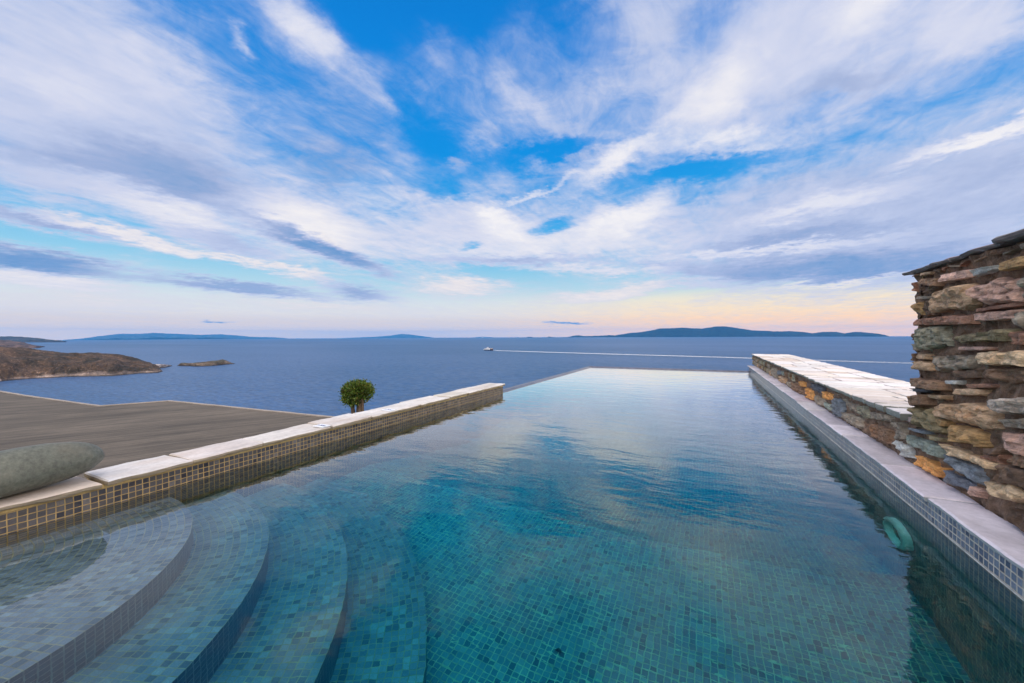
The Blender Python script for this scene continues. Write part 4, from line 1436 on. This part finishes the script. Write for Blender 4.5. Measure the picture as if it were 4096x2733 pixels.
def mat_land(name, scrub, dry, rock, shore_h, rock_amt=.5, sc=1.0):
    m, T, b, out = material(name)
    g = T.new('ShaderNodeNewGeometry')
    pos = g.outputs['Position']
    at, _, _ = T.sep(T.new('ShaderNodeAttribute', attribute_name='tone').outputs['Color'])   # height above the water, metres / 100
    h = T.math('MULTIPLY', at, 100.0)
    n = T.noise(pos, .02 * sc, 7, .66, .5)
    f = T.noise(pos, .12 * sc, 6, .72)
    tf = T.noise(pos, .45 * sc, 5, .72)
    st = T.noise(T.mapping(pos, rot=(0, R(24), R(34)), scale=(1, .35, 4.0)), .09 * sc, 6, .7, .5)
    col = T.mix(T.rng(n, .42, .6), scrub, dry)
    col = T.vmath('SCALE', col, scale=T.math('MULTIPLY', T.rng(f, .3, .7, .35, 1.7), T.rng(tf, .3, .7, .35, 1.7)))
    col = T.mix(T.math('MULTIPLY', T.rng(tf, .60, .68), T.rng(n, .45, .6, .25, .8)), col, T.vmath('SCALE', rock, scale=.75))
    n0 = T.noise(T.mapping(pos, loc=(60, 20, 0)), .009 * sc, 4, .6)
    edge = T.math('ADD', h, T.math('MULTIPLY', T.math('SUBTRACT', T.math('MULTIPLY_ADD', n0, .75, T.math('MULTIPLY', n, .25)), .5), shore_h * 9.0))
    rk = T.rng(edge, shore_h * 1.15, shore_h * .75, 0, 1)
    rcol = T.mix(T.rng(st, .40, .60), T.vmath('MULTIPLY', rock, (.28, .25, .25)), rock)
    rcol = T.vmath('SCALE', rcol, scale=T.rng(f, .3, .7, .55, 1.3))
    col = T.mix(T.math('MULTIPLY', rk, T.rng(n, .36, .56, rock_amt * .5, 1.0)), col, rcol)
    col = T.mix(T.rng(h, .3, 1.6, .9, 0), col, (.02, .018, .018, 1))
    T.put(b.inputs['Base Color'], col)
    b.inputs['Roughness'].default_value = .95
    T.put(b.inputs['Normal'], bump(T, T.math('ADD', T.math('MULTIPLY', st, T.math('MULTIPLY', rk, 1.5)), T.math('ADD', f, T.math('MULTIPLY', tf, .4))), 1.0, 3.0 / sc))
    return m


def finish_land(mb, name, mat, base):
    mb.uv = [(0, 0)] * sum(len(f) for f in mb.f)
    mb.c = [(max(0, (mb.v[k][2] - base) / 100.0),) * 3 + (1,) for f in mb.f for k in f]
    return mb.build(name, mat, None, True)


def lerp_list(pts, x):
    if x <= pts[0][0]:
        return pts[0][1]
    for (xa, ya), (xb, yb) in zip(pts, pts[1:]):
        if x <= xb:
            t = (x - xa) / (xb - xa)
            return ya + (yb - ya) * t
    return pts[-1][1]


def headland(name, shore, ridge, depth, mat, nxs, nt, rough, cliff=.25):
    """shore and ridge lines as measured in the photograph; a height field between and beyond them"""
    x0, x1 = shore[0][0], shore[-1][0]
    mb = MB()
    rows = []
    for i in range(nxs + 1):
        x = x0 + (x1 - x0) * i / nxs
        ys_ = lerp_list(shore, x)
        p = on_z(x, ys_, SEA)
        rng_ = math.hypot(p.x, p.y)
        yr = min(lerp_list(ridge, x), ys_ - .3)
        d = ray(x, yr)
        hd = math.hypot(d.x, d.y)
        taper = max(.04, min(1.0, (ys_ - yr) / 70.0))
        R1 = rng_ + depth * taper
        z1 = EYE + R1 * d.z / hd
        ux, uy = d.x / hd, d.y / hd
        row = []
        for j in range(-2, 2 * nt + 1):
            t = j / nt
            if t < 0:
                rr, z = rng_ + depth * taper * t * .5, SEA - 2.5 * -t * nt
            elif t <= 1:
                rr = rng_ + (R1 - rng_) * t
                prof = cliff * min(1, t / .14) + (1 - cliff) * (t ** .85)
                z = SEA + (z1 - SEA) * prof
            else:
                rr = R1 + (R1 - rng_) * (t - 1) * 1.2
                z = z1 + (SEA - 3 - z1) * (t - 1) ** 1.6
            H = max(0, z - SEA)
            if 0 < t < 1.9:
                a_ = rough * min(1.0, H / 8.0) * (1 if t < .9 else max(.25, 1 - (t - .9) * 6) if t < 1.05 else .7)
                z += a_ * (fbm(ux * rr * .03, uy * rr * .03, 1, 5) * 2.2 + (fbm(ux * rr * .12, uy * rr * .12, 2, 5) * 1.2 if t < .3 else 0))
                if 0 < t < .25:
                    rr += fbm(x * .03, t * 4, 5, 4) * 5 * taper
            row.append((ux * rr, uy * rr, z))
        rows.append(row)
    m = len(rows[0])
    mb.v = [p for row in rows for p in row]
    mb.f = [(i * m + j, i * m + j + 1, (i + 1) * m + j + 1, (i + 1) * m + j) for i in range(nxs) for j in range(m - 1)]
    return finish_land(mb, name, mat, SEA)


M['land_near'] = mat_land('headland_scrub', (.020, .014, .008, 1), (.098, .056, .034, 1), (.56, .42, .36, 1), 6.0, .5)
ho = headland('headland', [(-500, 1545), (-200, 1534), (0, 1526.6), (42, 1522), (120, 1515), (204, 1511.7), (270, 1508), (340, 1507), (447, 1505), (500, 1500), (553, 1495), (600, 1493.5), (630, 1492), (651, 1486.6)],
              [(-500, 1362), (-200, 1370), (0, 1384), (100, 1396), (204, 1407), (260, 1411), (319, 1414), (383, 1412.5), (430, 1415), (468, 1419), (532, 1433), (596, 1450), (618, 1461), (630, 1466), (640, 1474), (651, 1486)],
              150, M['land_near'], 260, 44, 2.6)
tag(ho, 'brown scrubby headland with pale streaked rocks along its shore', 'headland')
sp = headland('rock_spit', [(596, 1472), (630, 1474), (660, 1471), (690, 1463.5)], [(596, 1455), (615, 1457), (640, 1457.5), (660, 1457.5), (680, 1460), (690, 1463)],
              16, mat_land('pale_spit_rock', (.40, .34, .32, 1), (.46, .40, .38, 1), (.55, .48, .46, 1), 8.0, 1.0), 60, 10, .5)
tag(sp, 'low pale rock spit reaching from the headland towards the islet', 'rocks')
isl = headland('islet', [(709, 1463), (730, 1464.5), (760, 1465), (788, 1466.5), (820, 1465.5), (850, 1464), (880, 1461), (915, 1457.5), (941, 1455.5)],
               [(709, 1462), (722, 1454), (740, 1453), (770, 1453.5), (800, 1450), (840, 1444.5), (890, 1440), (905, 1443), (920, 1449), (941, 1455.2)],
               55, mat_land('islet_rock', (.060, .050, .034, 1), (.09, .075, .05, 1), (.36, .26, .19, 1), 8.5, .9), 110, 16, 1.0, .55)
tag(isl, 'small flat rocky islet just off the headland tip', 'islet')
h2 = headland('headland', [(-400, 1397), (0, 1394), (90, 1393.5), (150, 1393), (179, 1387)], [(-400, 1335), (0, 1359.5), (40, 1363), (100, 1371), (130, 1379), (160, 1384.5), (179, 1385.5)],
              500, mat_land('far_brown_scrub', (.070, .045, .038, 1), (.11, .065, .05, 1), (.26, .16, .13, 1), 8.0, .5, .4), 70, 14, 2.0)
tag(h2, 'low reddish brown headland at the left edge behind the nearest one', 'headland')
h3 = headland('headland', [(-300, 1370), (0, 1368.6), (140, 1368.6), (262, 1368), (267, 1366.5)], [(-300, 1340), (0, 1346.5), (40, 1345.5), (110, 1349.5), (150, 1352.5), (190, 1358), (240, 1363), (267, 1366.3)],
              1500, mat_land('far_blue_scrub', (.030, .032, .034, 1), (.05, .045, .045, 1), (.10, .085, .08, 1), 10.0, .4, .15), 70, 12, 4.0)
tag(h3, 'dark blue headland on the left skyline below the cyan island', 'headland')


def island(name, prof, dist, depth, mat, nxs, seed, rough):
    mb = MB()
    x0, x1 = prof[0][0], prof[-1][0]
    m = 17
    base = sea_z(dist)
    for i in range(nxs + 1):
        x = x0 + (x1 - x0) * i / nxs
        yt = lerp_list(prof, x) + fbm(x * .035, seed, 0, 4) * rough
        d = ray(x, yt)
        hd = math.hypot(d.x, d.y)
        top = max(EYE + dist * d.z / hd, base + 3)
        w = depth * (.25 + .75 * min(1, (top - base) / 250.0))
        for j in range(m):
            t = j / (m - 1) * 2 - 1
            rr = dist + w * t
            k = max(0.0, 1 - abs(t) ** 1.35)
            z = base - 4 + (top - base + 4) * k
            z += fbm(x * .05, t * 2.2, seed, 5) * (top - base) * .22 * k * (abs(t) ** .8)
            mb.v.append((d.x / hd * rr, d.y / hd * rr, z))
    mb.f = [(i * m + j, i * m + j + 1, (i + 1) * m + j + 1, (i + 1) * m + j) for i in range(nxs) for j in range(m - 1)]
    return finish_land(mb, name, mat, base)


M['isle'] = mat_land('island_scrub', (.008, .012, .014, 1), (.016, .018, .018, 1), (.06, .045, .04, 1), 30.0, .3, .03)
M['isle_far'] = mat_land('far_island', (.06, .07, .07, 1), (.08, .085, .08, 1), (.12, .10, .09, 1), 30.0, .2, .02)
o = island('island', [(2240, 1350.5), (2262, 1349), (2290, 1344.5), (2315, 1341), (2340, 1345), (2390, 1343.5), (2440, 1341), (2460, 1342), (2520, 1332), (2555, 1330), (2600, 1323), (2640, 1314), (2700, 1313),
                      (2730, 1310), (2760, 1313.5), (2810, 1314.5), (2860, 1306.5), (2890, 1305.5), (2920, 1308), (2960, 1314), (3010, 1322), (3060, 1323.5), (3100, 1326), (3160, 1325), (3210, 1328),
                      (3250, 1333.5), (3290, 1328), (3340, 1327.5), (3380, 1334), (3420, 1327), (3470, 1331), (3520, 1336), (3556, 1344.5)], 15500, 1400, M['isle'], 260, 3, 1.0)
tag(o, 'long dark blue hilly island on the horizon right of the pool corner', 'island')
for (nm, pf, lb) in (('islet', [(2104, 1350), (2113, 1347.5), (2124, 1347.8), (2134, 1350)], 'tiny far islet on the horizon, left of two before the long island'),
                     ('islet', [(2188, 1350), (2196, 1346.5), (2206, 1348.5), (2222, 1350)], 'tiny far islet on the horizon nearest the long dark island')):
    tag(island(nm, pf, 15000, 200, M['isle'], 24, 5, .2), lb, 'islet', 'far islets before the long island')
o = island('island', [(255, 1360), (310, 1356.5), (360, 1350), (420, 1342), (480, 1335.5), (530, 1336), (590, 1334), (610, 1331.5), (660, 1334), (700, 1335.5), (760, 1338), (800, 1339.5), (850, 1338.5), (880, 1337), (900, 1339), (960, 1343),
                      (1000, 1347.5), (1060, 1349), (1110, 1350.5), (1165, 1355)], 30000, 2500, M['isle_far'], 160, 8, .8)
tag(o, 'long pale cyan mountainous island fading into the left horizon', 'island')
o = island('island', [(330, 1360), (400, 1357.5), (465, 1353), (500, 1355.5), (545, 1355.5), (600, 1351), (640, 1349.5), (680, 1352.5), (715, 1350), (770, 1354), (830, 1350), (880, 1353), (930, 1355.5), (1000, 1357.5)], 21000, 1200, M['isle'], 120, 12, .4)
tag(o, 'low darker island strip lying before the pale cyan mountains', 'island')
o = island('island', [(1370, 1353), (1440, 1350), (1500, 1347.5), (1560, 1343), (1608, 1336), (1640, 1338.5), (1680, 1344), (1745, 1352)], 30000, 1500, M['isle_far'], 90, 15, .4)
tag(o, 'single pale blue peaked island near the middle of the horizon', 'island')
o = island('island', [(1880, 1351), (1930, 1347.5), (1985, 1350.5)], 30000, 900, M['isle_far'], 24, 18, .1)
tag(o, 'faint low island smudge on the horizon above the ferry', 'island')

# ------------------------------------------------------------------ ferry and wake
pb = on_z(1952, 1402, SEA)
wake_pts = [(1967, 1401), (2005, 1403.5), (2060, 1405), (2150, 1408), (2300, 1412.5), (2500, 1418.5), (2700, 1424), (2900, 1430), (3100, 1436.5), (3300, 1443), (3500, 1449), (3700, 1455), (4000, 1465), (4600, 1486)]
dirv = (on_z(1934, 1400.6, SEA) - on_z(1990, 1402.6, SEA)).normalized()
ferry = thing('ferry', 'small white ferry with dark hull steaming left on the open sea', 'ferry', (pb.x, pb.y, sea_z(pb.length)))
ferry.rotation_euler = (0, 0, math.atan2(dirv.y, dirv.x))
M['hull'] = mat_simple('dark_navy_hull', (.012, .012, .035, 1), .4, .1, 1, 0)
M['white'] = mat_simple('white_ship_paint', (.72, .70, .72, 1), .4, .08, 1, 0)
M['shipglass'] = mat_simple('dark_ship_glass', (.03, .05, .06, 1), .15, .1, 1, 0)
M['stern'] = mat_simple('dark_maroon_stern', (.06, .03, .04, 1), .5, .1, 1, 0)
Ls = 44.0


def hull(u, v, z0, z1, b0, b1):
    """u along the ship (stern -> bow), v round the section"""
    x = (u - .5) * Ls
    k = 1 - max(0.0, (u - .62) / .38) ** 2.0
    half = (b0 + (b1 - b0) * v) * max(k, .02)
    return x + (v * 2.2 if u > .95 else 0), half, z0 + (z1 - z0) * v + (1.1 * max(0, u - .7) if v > .5 else 0)


mb = MB()
for s in (1, -1):
    mb.grid(lambda u, v: (lambda p: (p[0], s * p[1], p[2]))(hull(u, v, -.6, 2.3, 4.3, 5.2)), 24, 4, None, None, s < 0)
mb.quad((-Ls / 2, 4.3, -.6), (-Ls / 2, -4.3, -.6), (-Ls / 2, -5.2, 2.3), (-Ls / 2, 5.2, 2.3))
mb.build('hull', M['hull'], ferry)
mb = MB()
def deckhouse(mb, x0, x1, w, z0, z1, rake0=0, rake1=0):
    a = [(x0, -w, z0), (x1, -w, z0), (x1, w, z0), (x0, w, z0), (x0 + rake0, -w * .96, z1), (x1 - rake1, -w * .96, z1), (x1 - rake1, w * .96, z1), (x0 + rake0, w * .96, z1)]
    mb.add(a, [(0, 3, 2, 1), (4, 5, 6, 7), (0, 1, 5, 4), (1, 2, 6, 5), (2, 3, 7, 6), (3, 0, 4, 7)])
deckhouse(mb, -16, 20, 5.1, 2.25, 4.6, 0, 3.0)
deckhouse(mb, -15, 15.5, 4.9, 4.6, 7.0, 0, 3.5)
deckhouse(mb, -8, 8.0, 3.8, 7.0, 8.0, .5, 1.5)
mb.build('superstructure', M['white'], ferry)
mb = MB()
deckhouse(mb, -3.0, 4.5, 2.9, 8.0, 10.3, .4, 1.6)
wh = mb.build('wheelhouse', M['white'], ferry)
mb = MB()
deckhouse(mb, -2.2, 3.9, 2.98, 8.8, 9.7, .1, .7)
mb.build('window_band', M['shipglass'], wh)
for z, xa, xb, wd in ((3.2, -14, 15, 5.14), (5.5, -12, 10.5, 4.93)):
    for q in range(9):
        x = xa + (xb - xa) * q / 9
        mb = MB()
        mb.box(x, x + 1.9, -wd, wd, z, z + .85)
        mb.build('window', M['shipglass'], ferry)
mb = MB()
deckhouse(mb, -21.5, -16.2, 4.9, 2.25, 6.2, .3, 0)
mb.build('stern_house', M['stern'], ferry)
mb = MB()
deckhouse(mb, -21.0, -14.0, 4.6, 6.2, 7.4, .3, 0)
mb.build('stern_canopy', mat_simple('sand_canopy', (.45, .33, .24, 1), .6, .1, 1, 0), ferry)
mb = MB()
deckhouse(mb, -8.2, -4.5, 1.5, 8.0, 9.9, .8, .2)
mb.build('funnel', M['hull'], ferry)
mb = MB()
mb.tube([(2.0, 0, 10.3), (1.6, 0, 13.2)], [.14, .08], 6)
mb.tube([(1.8, -1, 12), (1.8, 1, 12)], [.07, .07], 6)
mb.build('mast', M['white'], ferry)


def mat_foam():
    m, T, b, out = material('wake_foam')
    pos = T.new('ShaderNodeNewGeometry').outputs['Position']
    uv = T.new('ShaderNodeUVMap').outputs[0]
    u, v, _ = T.sep(uv)
    n = T.noise(pos, .22, 6, .7)
    e = T.math('SUBTRACT', 1.0, T.math('ABSOLUTE', T.math('MULTIPLY_ADD', v, 2.0, -1.0)))
    a = T.math('MULTIPLY', T.rng(e, .0, .45), T.rng(T.math('ADD', n, T.rng(u, 0, 1, .22, -.02)), .42, .62))
    a = T.math('MULTIPLY', a, T.rng(u, .05, 1.0, 1.0, .5))
    T.put(b.inputs['Base Color'], (.74, .74, .78, 1))
    b.inputs['Roughness'].default_value = .9
    T.put(b.inputs['Alpha'], a)
    return m


mb = MB()
vs, us = [], []
pts = []
for i in range(len(wake_pts) - 1):
    (xa, ya), (xb, yb) = wake_pts[i], wake_pts[i + 1]
    for k in range(10):
        t = k / 10
        pts.append((xa + (xb - xa) * t, ya + (yb - ya) * t))
pts.append(wake_pts[-1])
N = len(pts)
P3 = []
for x, y in pts:
    p = on_z(x, y, SEA)
    p.z = sea_z(math.hypot(p.x, p.y)) + .25
    P3.append(p)
for i, p in enumerate(P3):
    t = (P3[min(i + 1, N - 1)] - P3[max(i - 1, 0)])
    nrm = Vector((-t.y, t.x, 0)).normalized()
    u = i / (N - 1)
    w = 4.0 + 9.0 * min(1, (p - P3[0]).length / 130.0) + 9 * min(1, (p - P3[0]).length / 900)
    w *= 1 + .18 * noise.noise(Vector((i * .35, 0, 0)))
    vs += [p + nrm * w, p, p - nrm * w]
    us += [(u, 0), (u, .5), (u, 1)]
fs = [q for i in range(N - 1) for q in ((3 * i, 3 * i + 1, 3 * i + 4, 3 * i + 3), (3 * i + 1, 3 * i + 2, 3 * i + 5, 3 * i + 4))]
mb.add(vs, fs, [[us[k] for k in f] for f in fs])
wk = mb.build('boat_wake', mat_foam())
if wk.data.polygons[0].normal.z < 0:
    wk.data.flip_normals()
tag(wk, 'long white foam wake trailing right behind the ferry', 'wake', kind='stuff')

# tiny white ship right on the horizon
ds = 14000.0
d = ray(1930, 1350)
hd = math.hypot(d.x, d.y)
ship = thing('ship', 'tiny white ship far away on the horizon above the ferry', 'ship', (d.x / hd * ds, d.y / hd * ds, sea_z(ds)))
ship.rotation_euler = (0, 0, R(-26))
mb = MB()
for s in (1, -1):
    mb.grid(lambda u, v: ((u - .5) * 90, s * (9 + v) * max(.03, 1 - max(0, (u - .7) / .3) ** 2), 9 * v), 12, 2, None, None, s < 0)
mb.build('hull', M['white'], ship)
mb = MB()
deckhouse(mb, -38, 20, 8, 8, 19, 2, 6)
mb.build('superstructure', M['white'], ship)

# ------------------------------------------------------------------ haze over the sea
hm = bpy.data.materials.new('sea_haze')
hm.use_nodes = True
T = NT(hm.node_tree)
out = T.new('ShaderNodeOutputMaterial')
pv = T.new('ShaderNodeVolumePrincipled')
pv.inputs['Color'].default_value = (.005, .42, 1.0, 1)
pv.inputs['Density'].default_value = 2.4e-5
pv.inputs['Anisotropy'].default_value = 0.0
T.t.links.new(pv.outputs[0], out.inputs['Volume'])
mb = MB()
mb.box(-34000, 34000, -34000, 34000, -300.0, 520.0)
hz = mb.build('haze', hm)
tag(hz, kind='stuff')
